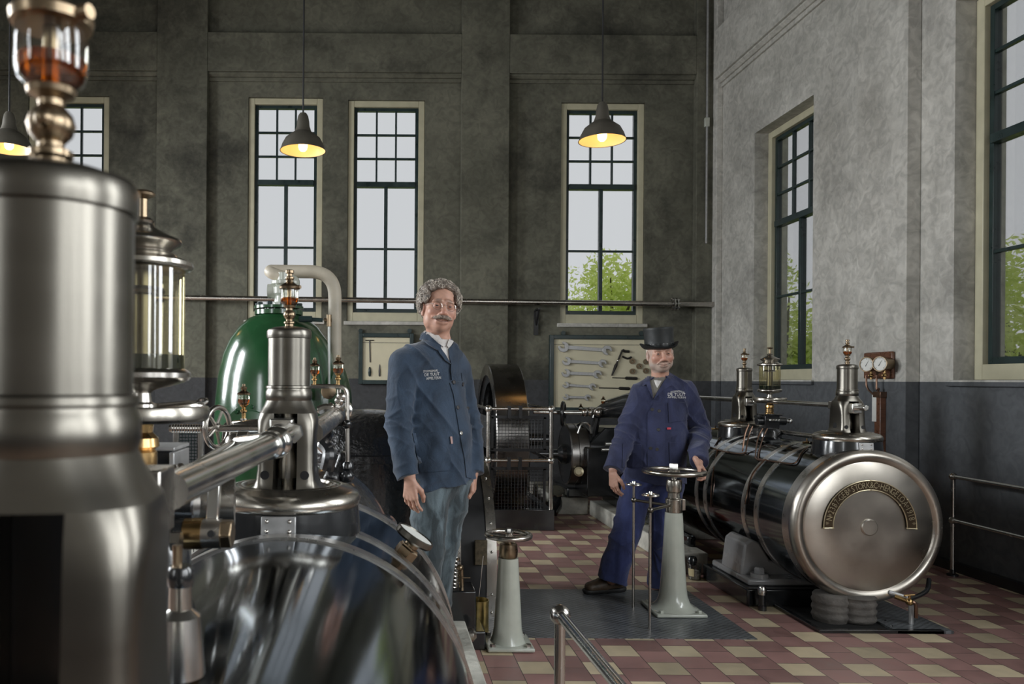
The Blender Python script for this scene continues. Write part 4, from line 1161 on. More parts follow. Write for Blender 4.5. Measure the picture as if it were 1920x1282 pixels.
zc = P(950, 1045, base2.y).z; zw = P(949, 1003, base2.y).z
t = column('valve_stand', base2, zc, .125, 'short white valve stand beside the gold tin', None, 1)
part(t, 'bronze_head', MB().lathe([(.045, zc), (.049, zc + .006), (.051, zc + .04), (.047, zc + .075), (.03, zc + .08), (.022, zc + .08), (.02, zw)], (base2.x, base2.y, 0), n=36), BRONZE)
handwheel((base2.x, base2.y, zw), .116, .0145, (0, 0, 1), 'dark steel handwheel on the short white valve stand', STEEL, 4, nut=STEEL_B)

# floor plate
fa, fb, fc = PF(1290, 1107), PF(1440, 1199), PF(905, 1180)
solo('floor_plate', MB().bx(fc.x, fa.x - .01, fb.y, fa.y, .0005, .004), PLATE, 'dark chequered steel floor plate under the valve stands', 'floor plate')
# cup and tin
c = PF(1302, 1086); t = thing('plastic_cup', 'clear plastic cup with a paper label by the black foot base', 'cup', c)
part(t, 'cup', MB().lathe([(0, .004), (.042, .004), (.05, .11), (.053, .11), (.053, .115), (.048, .115), (.04, .008), (0, .008)], c, n=28, cap=False), PLASTIC)
part(t, 'rag', MB().lathe([(0, .01), (.039, .01), (.044, .05), (.03, .065), (0, .06)], c, n=14), M('grey_rag', (.35, .33, .28), 0, .9, .4, 40))
k = MB()
vs = []
for i in range(7):
    a = pi * 1.05 + i * .16
    for z in (.03, .085): vs.append(c + V((cos(a) * (.0425 + z * .075), sin(a) * (.0425 + z * .075), z)))
part(t, 'paper_label', k.add(vs, [(2 * i, 2 * i + 2, 2 * i + 3, 2 * i + 1) for i in range(6)]), M('aged_paper', (.55, .47, .27), 0, .8))
c = PF(898, 1186); t = thing('tin_can', 'ribbed gold tin can with a thin rod, beside the short valve stand', 'can', c)
TC = c
prof = [(.055, .003), (.056, .012)] + [(.0535 + .0016 * (i % 2), .02 + i * .008) for i in range(19)] + [(.056, .185), (.056, .19), (.053, .19), (.052, .02), (0, .02)]
part(t, 'can', MB().lathe(prof, c, n=40), TIN, ang=60)
t2 = MB().cyl(c + V((-.02, .0, .03)), c + V((.022, .0, .44)), .0025, n=6)
solo('wire_rod', t2, STEEL_B, 'thin bright wire rod standing in the gold tin can', 'rod')
# floor knob beside the tin
c = P(884, 1190, 3.9)
# ------------------------------------------------------------------ left machine
c0 = PF(875, 1200); XPL = .46
solo('engine_plinth', MB().bx(-1.6, XPL, 2.55, 7.6, 0, .15), PLINTHM, 'white edged plinth under the left machine and the smiling man', 'plinth', bevel=.01)
# thick rods
t = thing('lay_shaft', 'thick bright valve rod running from the near tower to the ball joint', 'rod', (-.26, 1.4, 1.29))
pa, pb = P(318, 921, 1.02), P(518, 829, 1.74)
part(t, 'rod', MB().cyl(pa, pb, .0255, n=32), STEEL_B)
part(t, 'ball_joint', MB().sph(pb, .037, 28, 18, (1, .85, 1)).lathe([(.026, -.09), (.031, -.085), (.031, -.05), (.026, -.045)], pb, (pb - pa), 28), STEEL_B)
d = (P(556, 806, 2.0) - pb)
part(t, 'link_rod', MB().cyl(pb, P(553, 808, 1.93), .016, n=20).lathe([(.0, -.01), (.026, -.01), (.026, .012), (0, .012)], P(549, 811, 1.9), d, 6), STEEL_B)
nb = P(300, 938, .99)
part(t, 'fork_plate', MB().box(nb + V((-.015, .0, 0)), (.05, .07, .085)), STEEL, .003)
t = thing('side_rod', 'short bright side rod joining the ball joint to the steel handwheel gear', 'rod', P(430, 830, 2.1))
part(t, 'rod', MB().cyl(P(372, 872, 1.65), P(440, 832, 2.05), .013, n=16).cyl(P(440, 830, 2.05), P(512, 822, 1.9), .018, n=16), STEEL_B)
part(t, 'joint', MB().sph(P(440, 830, 2.05), .026).lathe([(.022, 0), (.03, .004), (.03, .03), (.022, .034)], P(444, 829, 2.05), (1, 0, 0), 20), STEEL)
t = thing('lay_shaft', 'bright rod passing behind the central valve tower toward the bent pipe', 'rod', P(620, 785, 2.6))
part(t, 'rod', MB().cyl(P(585, 812, 2.14), P(645, 768, 3.1), .031, n=28), STEEL)
part(t, 'end_cap', MB().lathe([(.0, .05), (.02, .05), (.034, .04), (.036, 0), (.036, -.03), (.03, -.035)], P(645, 768, 3.1), P(645, 768, 3.1) - P(585, 812, 2.14), 24), STEEL_B)
k = MB(); k.tube(smooth_path([P(598, 771, 2.8), P(612, 766, 2.8), P(628, 770, 2.8), P(638, 762, 2.8)], 4), .02, 10)
for x, y in ((603, 768), (620, 764), (636, 752), (640, 744)): k.sph(P(x, y, 2.8), .018, 10, 8)
k.cyl(P(636, 730, 2.8), P(636, 765, 2.8), .008)
part(t, 'drip_feed', k, STEEL)
# lever and trunnion below the rod
t = thing('valve_lever', 'flat bright lever hanging from the rod onto a brass collared shaft', 'lever', P(390, 960, 1.3))
part(t, 'lever', MB().prism([(0, 0), (.02, 0), (.026, .105), (.006, .105)], P(383, 1008, 1.28), (1, .1, 0), (0, 0, 1), (0, 1, 0), .015), STEEL_B, .002)
k = MB(); ya = 1.28
def sh(x0, x1, r0, r1=None, n=20): return MB().cyl(P(x0, 1000, ya), P(x1, 1000, ya), r0, r1, n=n)
part(t, 'shaft', sh(300, 400, .018), BLACK)
part(t, 'dark_collar', sh(330, 348, .024), BLACK)
part(t, 'brass_collar', sh(347, 381, .026), BRASS)
part(t, 'steel_collar', sh(381, 416, .0245), STEEL)
part(t, 'hex_nut', sh(414, 437, .025, n=6), BRONZE, .003)
part(t, 'small_nut', MB().cyl(P(322, 1014, 1.22), P(340, 1014, 1.22), .016, n=6), STEEL)
part(t, 'pin', MB().lathe([(0, .004), (.006, .004), (.006, 0)], P(396, 1000, 1.255), (0, -1, 0), 10), BLACKM)
k = MB(); 
part(t, 'rear_collar', MB().lathe([(0, 0), (.055, 0), (.055, .03), (.05, .034), (.05, .07), (0, .07)], P(372, 945, 1.5), (1, .15, 0), 32), STEEL)
# lubricator like pot right beside the near tower foot
c = P(338, 1170, .92)
t = thing('drain_pot', 'blurred chromed pot with a dark cap between the near tower and the cylinder', 'pot', c)
part(t, 'pot', MB().lathe([(.0, -.06), (.03, -.06), (.024, .01), (.012, .02), (.010, .03)], c, n=28), STEEL_B)
part(t, 'neck', MB().lathe([(.014, .02), (.0135, .048)], c, n=24), STEEL)
part(t, 'cap', MB().lathe([(.0145, .046), (.0155, .05), (.0155, .066), (.013, .07), (0, .07)], c, n=24), BLACK)
part(t, 'spout', MB().cyl(c + V((-.004, 0, .07)), c + V((-.004, 0, .095)), .006, n=10), BRONZE)
# block and wheel left of the rod
t = thing('gear_box', 'small black and steel gear box left of the thick valve rod', 'gearbox', P(300, 890, 1.55))
c = P(292, 880, 1.6)
part(t, 'box', MB().box(c, (.10, .12, .09)), BLACK, .005)
part(t, 'side_plate', MB().box(c + V((.052, -.01, .005)), (.01, .12, .075)).box(c + V((.005, 0, .048)), (.1, .12, .008)), SILVER, .002)
k = MB()
for i in range(4):
    q = P(314 + i * 8, 884 - i * 2, 1.52); k.sph(q, .011, 10, 8); k.sph(q + V((0, -.005, -.014)), .008, 8, 6)
part(t, 'chain', k, STEEL)
hc = P(408, 801, 2.35)
handwheel(hc, .061, .0085, (1, -.45, 0), 'steel handwheel on a level rod left of the central valve tower', STEEL, 5)
t = thing('valve_rod', 'level dark rod carrying the steel handwheel at the left', 'rod', P(420, 803, 2.35))
part(t, 'rod', MB().cyl(P(318, 803, 2.35), P(505, 803, 2.35), .011, n=14), STEEL)
part(t, 'screw', MB().lathe([(.0125 + .0015 * (i % 2), i * .004) for i in range(24)], P(322, 803, 2.35), (1, 0, 0), 14), STEEL)
k = MB(); k.tube(round_path([P(421, 822, 2.4), P(422, 793, 2.5), P(457, 791, 2.55)], .03), .007, 8); k.cyl(P(457, 800, 2.55), P(457, 784, 2.55), .011)
part(t, 'bracket_pipe', k, STEEL)
k = MB(); k.tube([P(430, 823, 2.5), P(446, 808, 2.5), P(470, 803, 2.5), P(505, 802, 2.5)], [.02, .03, .03, .03], 12); k.cyl(P(418, 824, 2.45), P(432, 824, 2.45), .024)
part(t, 'yoke_arm', k, STEEL)
tr = lub.location + V((.075, -.04, .03))
tw = MB(); tw.cyl(tr + V((-.03, .0, .0)), tr + V((.035, .0, .006)), .0035, n=8); tw.torus(tr + V((.043, 0, .007)), .008, .003, (0, -.5, 1), 16, 6)
solo('ring_wrench', tw, STEEL_B, 'tiny ring wrench lying on the tray of the near sight glass lubricator', 'wrench')
# guard of green wire on the left
t = thing('mesh_guard', 'small dark wire guard left of the steel handwheel', 'guard', P(345, 850, 3.0))
k = MB(); a, b_ = P(330, 900, 3.0), P(376, 802, 3.0)
for x in (a.x, b_.x): k.cyl((x, 3.0, .2), (x, 3.0, b_.z), .013, n=10)
k.cyl((a.x, 3.0, b_.z), (b_.x, 3.0, b_.z), .01, n=8)
part(t, 'post', k, STEEL)
k = MB()
for i in range(9):
    x = a.x + (b_.x - a.x) * i / 8; k.tube([(x, 3.0, .3), (x, 3.0, b_.z)], .0016, 4)
for i in range(30): k.tube([(a.x, 3.0, b_.z - i * .0125), (b_.x, 3.0, b_.z - i * .0125)], .0016, 4)
part(t, 'wire_mesh', k, DGREEN)
# thermometer dial on the cylinder
bn = on_barrel(757, 1040, XA_L, ZA_L, RB_L)
rad = V((bn.x - XA_L, 0, bn.z - ZA)).normalized()
t = thing('dial_thermometer', 'round dial thermometer tilted on the shoulder of the left cylinder', 'gauge', bn)
part(t, 'socket', MB().lathe([(.032, -.01), (.032, .022), (.028, .026), (.028, .03)], bn, rad, 6).lathe([(.02, .03), (.02, .05), (0, .05)], bn, rad, 20), BRONZE)
dc = P(778, 1005, bn.y - .02); st = bn + rad * .04
ax = V((.53, -.03, .84)).normalized()
part(t, 'stem', MB().cyl(st, dc - ax * .012, .012, n=14), BRONZE)
part(t, 'case', MB().lathe([(0, -.016), (.05, -.014), (.056, -.008), (.056, .006), (.052, .008), (.050, .004), (0, .004)], dc, ax, 40), BRUSH)
part(t, 'dial', MB().lathe([(0, .005), (.050, .005), (.050, .0045)], dc, ax, 36, cap=False), WHITE)

# black engine frame and pump casing behind
t = thing('pump_casing', 'black lumpy cast casing behind the left cylinder', 'pump', (-.1, 3.4, .15))
k = MB(); k.lathe([(.36, 2.5), (.40, 2.52), (.405, 2.60), (.33, 2.64), (0, 2.64)], (-.2, 0, .6), (0, 1, 0), 48); k.sph((-.215, 2.98, .60), 1, 40, 24, (.30, .42, .505))
part(t, 'crosshead_frame', k, BLACKW, .004)
k = MB(); q = P(700, 985, 2.75)
k.prism([(0, 0), (.11, 0), (.105, .10), (.08, .125), (.02, .125), (0, .1)], P(690, 1040, 2.72), (1, 0, 0), (0, 0, 1), (0, 1, 0), .12)
k.tube([P(618, 902, 2.72), P(632, 880, 2.8)], [.03, .035], 8)
k.prism([(0, 0), (.05, 0), (.09, .14), (.05, .15)], P(610, 925, 2.75), (1, 0, 0), (0, 0, 1), (0, 1, 0), .08)
[part(t, 'lug', q, BLACKW, .012) for q in islands(k)]
c = P(688, 905, 4.25)
cs = MB(); cs.lathe([(.36, -.55), (.375, -.2), (.375, -.02), (.395, -.015), (.395, .02), (.37, .025), (.355, .07), (.32, .13), (.26, .185), (.18, .225), (.08, .245), (0, .25)], P(690, 850, 4.3), n=64)
part(t, 'pump_dome', cs, BLACKW, ang=40)
k = MB(); k.tube(smooth_path([P(598, 805, 2.9), P(612, 812, 2.8), P(605, 830, 2.75), P(618, 848, 2.7), P(612, 880, 2.7)], 5), .026, 10)
part(t, 'bracket', k, BLACK)
# bent pipe carrying oil cups
t = thing('drip_pipe', 'thin bright bent pipe carrying two oil cups by the cream pipe', 'pipe', P(650, 880, 2.75))
k = MB(); k.tube(round_path([P(583, 724, 2.75), P(651, 724, 2.75), P(652, 880, 2.75)], .035), .0085, 10); part(t, 'pipe', k, STEEL)
k = MB(); k.box(P(632, 795, 2.78), (.06, .03, .012)); k.sph(P(650, 795, 2.75), .018, 12, 8); k.lathe([(.013, 0), (.02, .004), (.02, .02), (.013, .03)], P(652, 880, 2.75), n=12); k.sph(P(650, 893, 2.75), .026, 12, 8)
part(t, 'clip', k, BLACK)

# green vessel
YV = 5.0
t = thing('air_vessel', 'big bottle green dome shaped vessel behind the central valve tower', 'vessel', V((P(522, 900, YV).x, YV, .15)))
vc = P(522, 700, YV); m = YV / F
def zz(py): return H - (py - 711) * m
prof = [(118 * m, .15), (118 * m, zz(900)), (118 * m, zz(800)), (116 * m, zz(750)), (111 * m, zz(705)), (102 * m, zz(665)), (90 * m, zz(637)), (74 * m, zz(614)), (56 * m, zz(598)), (44 * m, zz(593)), (41 * m, zz(590))]
part(t, 'shell', MB().lathe(prof, (vc.x, YV, 0), n=72), GREEN, ang=60)
k = MB(); k.lathe([(45 * m, zz(591)), (45 * m, zz(583)), (30 * m, zz(582)), (30 * m, zz(581)), (46 * m, zz(580)), (46 * m, zz(575)), (0, zz(575))], (vc.x, YV, 0), n=48)
fl = part(t, 'top_flange', k, GREEN)
k = MB()
for i in range(10): k.bolt((vc.x + 39 * m * cos(i * .628), YV + 39 * m * sin(i * .628), zz(575)), (0, 0, 1), .018, .022)
part(fl, 'bolt', k, DGREEN)
mc = P(476, 815, YV - .36)
k = MB(); k.lathe([(.19, -.08), (.19, .02), (.15, .025), (.145, .045), (.05, .06), (0, .062)], mc, (-.25, -1, .0), 40)
mh = part(t, 'hand_hole_cover', k, GREEN)
k = MB(); e = V((-.25, -1, 0)).normalized(); e1 = V((0, 0, 1)); e2 = e.cross(e1)
for i in range(10): k.bolt(mc + e * .02 + (e1 * cos(i * .628) + e2 * sin(i * .628)) * .17, e, .014, .02)
part(mh, 'bolt', k, GREEN)
k = MB(); nc = P(612, 735, YV - .05); k.lathe([(.23, -.2), (.22, .0), (.24, .01), (.24, .05)], V((nc.x, YV, nc.z - .08)), (1, -.25, 0), 48); k.lathe([(.25, .05), (.25, .09), (.17, .12), (0, .13)], V((nc.x, YV, nc.z - .08)), (1, -.25, 0), 48)
part(t, 'side_branch', k, GREEN)
k = MB(); q0, q1 = P(567, 598, 4.75), P(605, 600, 4.75); k.cyl(q0, q1, .013, n=10).cyl(q0 - V((.02, 0, 0)), q0 + V((.06, 0, 0)), .02, n=10)
part(t, 'cock_arm', k, DGREEN)
k = MB(); k.cyl(P(617, 612, 4.75), P(617, 722, 4.75), .008, n=12)
part(t, 'gauge_glass', k, M('milky_gauge_glass', (.62, .64, .62), 0, .15))
k = MB(); k.cyl(P(617, 590, 4.75), P(617, 612, 4.75), .016, n=10).cyl(P(608, 600, 4.75), P(622, 600, 4.75), .012).cyl(P(617, 722, 4.75), P(617, 735, 4.75), .014)
part(t, 'gauge_fitting', k, BRONZE)
k = MB(); g = P(616, 734, 4.66); k.lathe([(0, -.02), (.044, -.02), (.046, .006), (.04, .008)], g, (.1, -1, .1), 28); gd = part(t, 'vacuum_gauge', k, BRONZE)
part(gd, 'dial', MB().lathe([(0, .0075), (.040, .0075), (.04, .005)], g, (.1, -1, .1), 28, cap=False), WHITE)
# valve on top and cream pipe
t = thing('stop_valve', 'grey white valve body on top of the green vessel', 'valve', P(531, 575, YV - .05))
k = MB(); yv = YV - .0
k.lathe([(.09, zz(575)), (.09, zz(570)), (.06, zz(567)), (.055, zz(556)), (.072, zz(551)), (.072, zz(540)), (.055, zz(536)), (.078, zz(533)), (.078, zz(528)), (.045, zz(525)), (.045, zz(512))], (P(531, 560, YV).x, YV, 0), n=24)
k.cyl((P(531, 560, YV).x - .10, YV, zz(546)), (P(531, 560, YV).x + .08, YV, zz(546)), .045, n=20)
part(t, 'body', k, ENAMEL)
part(t, 'gland', MB().sph(P(548, 530, YV - .02), .05, 14, 10).cyl(P(548, 530, YV - .02), P(535, 530, YV), .035), ENAMEL)
cp = MB(); Yc = YV + .05
pts = [P(531, 530, YV), P(528, 512, YV), P(512, 508, YV), P(508, 508, YV + .02), P(520, 508, YV + .05), P(628, 510, YV + .05), P(628, 900, YV + .05)]
cp.tube(round_path([P(533, 520, YV), P(510, 512, YV), P(506, 508.5, YV + .03)], .05), .040, 16); cp.sph(P(508, 508.5, YV + .03), .043, 16, 12)
cp.tube(round_path([P(508, 508.5, YV + .03), P(628, 510, YV + .05), P(627, 960, YV + .05)], .16, 10), .0435, 24)
solo('cream_pipe', cp, CREAMP, 'thick cream lagged pipe bending down beside the green vessel', 'pipe', ang=60)

# curved black splash guard beside the smiling man
t = thing('splash_guard', 'black curved sheet guard with a riveted steel edge right of the smiling man', 'guard', (.6, 5.1, 0))
gx0, gx1 = P(856, 1000, 4.66).x, P(931, 1000, 4.66).x
cy, cz, R = 5.28, .28, .60
pts = [(cy - R, .0)] + [(cy - R * cos(a), cz + R * sin(a)) for a in np.linspace(0, 2.0, 22)]
vs, fs = [], []
for y, z in pts: vs += [(gx0, y, z), (gx1, y, z)]
for i in range(len(pts) - 1): fs.append((2 * i, 2 * i + 1, 2 * i + 3, 2 * i + 2))
k = MB().add(vs, fs)
for x in (gx0, gx1): k.add([(x, y, z) for y, z in pts] + [(x, pts[-1][0], 0)], [tuple(range(len(pts) + 1))])
part(t, 'sheet', k, BLACKM, ang=60)
for x0, x1 in ((gx1 - .055, gx1 + .006), (gx0 - .004, gx0 + .03)):
    vs, fs = [], []
    for y, z in pts:
        d = V((0, y - cy, max(z - cz, 0))).normalized(); 
        for x, q in ((x0, .0), (x1, .0), (x1, .008), (x0, .008)): vs.append((x, y + d.y * q, z + d.z * q))
    n_ = len(pts)
    for i in range(n_ - 1):
        for k_ in range(4): fs.append((4 * i + k_, 4 * i + (k_ + 1) % 4, 4 * i + 4 + (k_ + 1) % 4, 4 * i + 4 + k_))
    st = part(t, 'edge_strip', MB().add(vs, fs), STEEL, ang=60)
    k = MB()
    for i in range(0, n_, 3):
        y, z = pts[i]; d = V((0, y - cy, max(z - cz, 0))).normalized(); z = max(z, .03); k.sph(V(((x0 + x1) / 2, y, z)) + d * .009, .009, 8, 6)
    for z in (.14,): k.sph(((x0 + x1) / 2, cy - R - .009, z), .009, 8, 6)
    part(st, 'rivet', k, STEEL_B)
part(t, 'foot_tread', MB().bx(gx1 - .13, gx1 - .055, cy - R - .02, cy - R, .32, .47), M('brown_tread', (.10, .08, .05), .4, .6, .4, 60), .003)
# mechanical lubricator with ratchet
c = P(852, 1075, 4.2)
t = thing('ratchet_lubricator', 'black toothed lubricator mechanism beside the smiling man and the gold tin', 'lubricator', V((c.x, 4.2, .0)))
k = MB(); b0 = P(860, 1140, 4.25); k.box((b0.x - .0, 4.22, .2), (.16, .2, .22)); k.bx(c.x - .05, c.x + .16, 4.1, 4.4, 0, .1)
part(t, 'tank', k, BLACK, .008)
k = MB()
for i in range(11): k.lathe([(0, 0), (.026, 0), (.03, .004), (.026, .008), (0, .008)], P(848 + i * .5, 1105 - i * 7, 4.2), (.3, -.2, 1), 12)
part(t, 'ratchet', k, STEEL)
k = MB(); k.cyl(P(866, 1120, 4.2), P(864, 1060, 4.2), .015, n=10).sph(P(862, 1064, 4.18), .018).cyl(P(858, 1044, 4.2), P(858, 1052, 4.2), .012).cyl(P(866, 1083, 4.18), P(882, 1083, 4.18), .004)
part(t, 'plunger', k, BRONZE)
c = P(882, 1190, 4.0)
solo('steel_bar', MB().tube([c + V((-.12, .0, .0)), c + V((-.03, 0, .0)), c + V((-.01, 0, 0)), c + V((.015, 0, 0)), c + V((.03, 0, 0))], [.02, .026, .034, .034, .018], 16), STEEL, 'rounded steel bar end poking out beside the gold tin', 'bar')
# jars and can on the right plinth
c = V((EPX + .065, 6.9, .16)); 
for i, (dy, lab) in enumerate(((.0, 'nearest glass jar on the plinth behind the hatted man'), (.22, 'second glass jar on the plinth behind the hatted man'))):
    solo('glass_jar', MB().lathe([(0, 0), (.04, 0), (.042, .01), (.042, .1), (.03, .12), (.03, .135), (.028, .135), (.028, .118), (.038, .098), (.038, .012), (0, .01)], c + V((0, dy, 0)), n=20, cap=False), GLASS, lab, 'jar', 'glass jars on the plinth')
c = P(1208, 952, 6.3); c = V((EPX + .065, 6.25, .16))
t = thing('oil_can', 'small red and brown oil can on the plinth between the legs of the hatted man', 'can', c)
part(t, 'body', MB().lathe([(0, 0), (.048, 0), (.05, .01), (.05, .07), (.04, .1), (.015, .115), (.012, .14), (0, .14)], c, n=24), M('red_lacquer', (.22, .045, .03), .2, .3, .3, 20))
part(t, 'spout', MB().tube([c + V((.0, 0, .13)), c + V((-.02, -.02, .17)), c + V((-.06, -.04, .18))], .006, 8), STEEL)
# ------------------------------------------------------------------ people: smooth distance fields turned into one continuous skin
class SDF:
    def __init__(s, lo, hi, h):
        s.lo = np.array(lo, float); s.h = h
        n = np.ceil((np.array(hi) - s.lo) / h).astype(int) + 1
        s.D = np.full(n, .06, np.float32)
    def block(s, lo, hi):
        a = np.clip(np.floor((np.array(lo) - s.lo) / s.h).astype(int), 0, np.array(s.D.shape))
        b = np.clip(np.ceil((np.array(hi) - s.lo) / s.h).astype(int) + 1, 0, np.array(s.D.shape))
        sl = tuple(slice(i, j) for i, j in zip(a, b))
        g = [(s.lo[i] + s.h * np.arange(a[i], b[i])).astype(np.float32) for i in range(3)]
        return sl, g[0][:, None, None], g[1][None, :, None], g[2][None, None, :]
    def put(s, d, sl, k, op):
        A = s.D[sl]
        if A.size == 0: return
        if op == 'u':
            h = np.clip(.5 + .5 * (A - d) / k, 0, 1); s.D[sl] = A + (d - A) * h - k * h * (1 - h)
        else:
            d = -d; h = np.clip(.5 - .5 * (A - d) / k, 0, 1); s.D[sl] = A + (d - A) * h + k * h * (1 - h)
    def ell(s, c, r, k=.01, R=None, op='u'):
        c = np.array(c, float); m = max(r) + k + .015
        sl, X, Y, Z = s.block(c - m, c + m)
        x, y, z = X - c[0], Y - c[1], Z - c[2]
        if R is not None:
            R = [np.array(q) for q in R]
            q = [x * e[0] + y * e[1] + z * e[2] for e in R]
        else: q = [x, y, z]
        k0 = np.sqrt(sum((q[i] / r[i]) ** 2 for i in range(3))); k1 = np.sqrt(sum((q[i] / r[i] ** 2) ** 2 for i in range(3))) + 1e-9
        s.put(k0 * (k0 - 1) / k1, sl, k, op)
    def cone(s, a, b, ra, rb, k=.01, flat=None, cut=(0, 0), op='u'):
        a = np.array(a, float); b = np.array(b, float); m = max(ra, rb) + k + .015
        sl, X, Y, Z = s.block(np.minimum(a, b) - m, np.maximum(a, b) + m)
        x, y, z = X - a[0], Y - a[1], Z - a[2]; ba = b - a; L2 = ba @ ba
        tt = (x * ba[0] + y * ba[1] + z * ba[2]) / L2; t = np.clip(tt, 0, 1)
        x, y, z = x - t * ba[0], y - t * ba[1], z - t * ba[2]
        if flat is not None:
            f, q = flat; f = np.array(f); w = (x * f[0] + y * f[1] + z * f[2]) * (1 / q - 1)
            x, y, z = x + w * f[0], y + w * f[1], z + w * f[2]
        d = np.sqrt(x * x + y * y + z * z) - (ra + (rb - ra) * t)
        if flat is not None: d = d * (.5 + .5 * flat[1])
        if cut[0]: d = np.maximum(d, -tt * sqrt(L2))
        if cut[1]: d = np.maximum(d, (tt - 1) * sqrt(L2))
        s.put(d, sl, k, op)
    def chain(s, pts, rs, k=.01, **kw):
        for p, q, r0, r1 in zip(pts, pts[1:], rs, rs[1:]): s.cone(p, q, r0, r1, k, **kw)
    def warp(s, fn):
        nx, ny, nz = s.D.shape
        X = (s.lo[0] + s.h * np.arange(nx))[:, None, None]; Y = (s.lo[1] + s.h * np.arange(ny))[None, :, None]; Z = (s.lo[2] + s.h * np.arange(nz))[None, None, :]
        s.D += fn(X.astype(np.float32), Y.astype(np.float32), Z.astype(np.float32)).astype(np.float32)
    def surface(s):
        D = s.D; neg = D < 0
        c = np.zeros(np.array(D.shape) - 1, np.uint8)
        offs = [(i, j, k) for i in (0, 1) for j in (0, 1) for k in (0, 1)]
        n = c.shape
        for i, j, k in offs: c += neg[i:i + n[0], j:j + n[1], k:k + n[2]]
        act = (c > 0) & (c < 8)
        I = np.argwhere(act)
        ids = np.full(n, -1, np.int32); ids[act] = np.arange(len(I))
        val = np.stack([D[I[:, 0] + i, I[:, 1] + j, I[:, 2] + k] for i, j, k in offs], 1).astype(float)
        acc = np.zeros((len(I), 3)); cnt = np.zeros(len(I)); O = np.array(offs, float)
        for p in range(8):
            for q in range(p + 1, 8):
                if np.abs(O[p] - O[q]).sum() != 1: continue
                a, b = val[:, p], val[:, q]; m = (a < 0) != (b < 0)
                t = np.where(m, a / np.where(m, a - b, 1), 0)
                acc += np.where(m[:, None], O[p] + (O[q] - O[p]) * t[:, None], 0); cnt += m
        vs = s.lo + s.h * (I + acc / cnt[:, None])
        fs = []
        for ax in range(3):
            u, v = (ax + 1) % 3, (ax + 2) % 3
            sl0 = [slice(None)] * 3; sl1 = [slice(None)] * 3; sl0[ax] = slice(0, -1); sl1[ax] = slice(1, None)
            A, B = neg[tuple(sl0)], neg[tuple(sl1)]
            E = np.argwhere(A != B)
            E = E[(E[:, u] > 0) & (E[:, v] > 0) & (E[:, u] < n[u]) & (E[:, v] < n[v])]
            ins = A[E[:, 0], E[:, 1], E[:, 2]]
            def cell(du, dv):
                e = E.copy(); e[:, u] += du; e[:, v] += dv; return ids[e[:, 0], e[:, 1], e[:, 2]]
            q = np.stack([cell(-1, -1), cell(0, -1), cell(0, 0), cell(-1, 0)], 1)
            q[~ins] = q[~ins][:, ::-1]
            fs.append(q)
        return vs, np.concatenate(fs)
def np_mesh(name, vs, fs, off):
    me = bpy.data.meshes.new(name)
    me.vertices.add(len(vs)); me.vertices.foreach_set('co', (vs - np.array(off)).astype(np.float32).ravel())
    me.loops.add(fs.size); me.loops.foreach_set('vertex_index', fs.astype(np.int32).ravel())
    me.polygons.add(len(fs)); me.polygons.foreach_set('loop_start', np.arange(0, fs.size, 4, dtype=np.int32))
    me.update(calc_edges=True); me.validate(); me.shade_smooth()
    return me
def np_part(par, name, vs, fs, m, label=None):
    top = par
    while top.parent: top = top.parent
    o = bpy.data.objects.new(name, np_mesh(name, vs, fs, top.location)); COL.objects.link(o); o.parent = par
    o.data.materials.append(m)
    if label: o['label'] = label
    return o

def cloth(name, col, scale=(1, 1, 1), fade=.0, bump=.35, rough=.82):
    m = bpy.data.materials.new(name); t, b = nodes_of(m); N = t.nodes; L = t.links
    tc = N.new('ShaderNodeTexCoord'); mp = N.new('ShaderNodeMapping'); mp.inputs['Scale'].default_value = scale; L.new(tc.outputs['Object'], mp.inputs['Vector'])
    n1 = N.new('ShaderNodeTexNoise'); n1.inputs['Scale'].default_value = 9; n1.inputs['Detail'].default_value = 5; n1.inputs['Distortion'].default_value = .8; L.new(mp.outputs[0], n1.inputs['Vector'])
    n2 = N.new('ShaderNodeTexNoise'); n2.inputs['Scale'].default_value = 260; n2.inputs['Detail'].default_value = 2; L.new(tc.outputs['Object'], n2.inputs['Vector'])
    r = N.new('ShaderNodeMapRange'); r.inputs[1].default_value = .42 if fade > 1 else .35; r.inputs[2].default_value = .68; r.inputs[3].default_value = .85; r.inputs[4].default_value = 1.15 + fade; L.new(n1.outputs['Fac'], r.inputs[0])
    r2 = N.new('ShaderNodeMath'); r2.operation = 'MULTIPLY_ADD'; r2.inputs[1].default_value = .5; r2.inputs[2].default_value = .75; L.new(n2.outputs['Fac'], r2.inputs[0])
    mm = N.new('ShaderNodeMath'); mm.operation = 'MULTIPLY'; L.new(r.outputs[0], mm.inputs[0]); L.new(r2.outputs[0], mm.inputs[1])
    sc = N.new('ShaderNodeVectorMath'); sc.operation = 'SCALE'; sc.inputs[0].default_value = col; L.new(mm.outputs[0], sc.inputs['Scale']); L.new(sc.outputs[0], b.inputs['Base Color'])
    b.inputs['Roughness'].default_value = rough; b.inputs['Sheen Weight'].default_value = .25; b.inputs['Specular IOR Level'].default_value = .25
    n3 = N.new('ShaderNodeTexNoise'); n3.inputs['Scale'].default_value = 14; n3.inputs['Detail'].default_value = 4; n3.inputs['Distortion'].default_value = 1.2; L.new(mp.outputs[0], n3.inputs['Vector'])
    bp = N.new('ShaderNodeBump'); bp.inputs['Strength'].default_value = bump; bp.inputs['Distance'].default_value = .02; L.new(n3.outputs['Fac'], bp.inputs['Height'])
    bp2 = N.new('ShaderNodeBump'); bp2.inputs['Strength'].default_value = .12; bp2.inputs['Distance'].default_value = .002; L.new(n2.outputs['Fac'], bp2.inputs['Height']); L.new(bp.outputs[0], bp2.inputs['Normal'])
    L.new(bp2.outputs[0], b.inputs['Normal'])
    return m
SKIN = bpy.data.materials.new('skin'); _t, _b = nodes_of(SKIN)
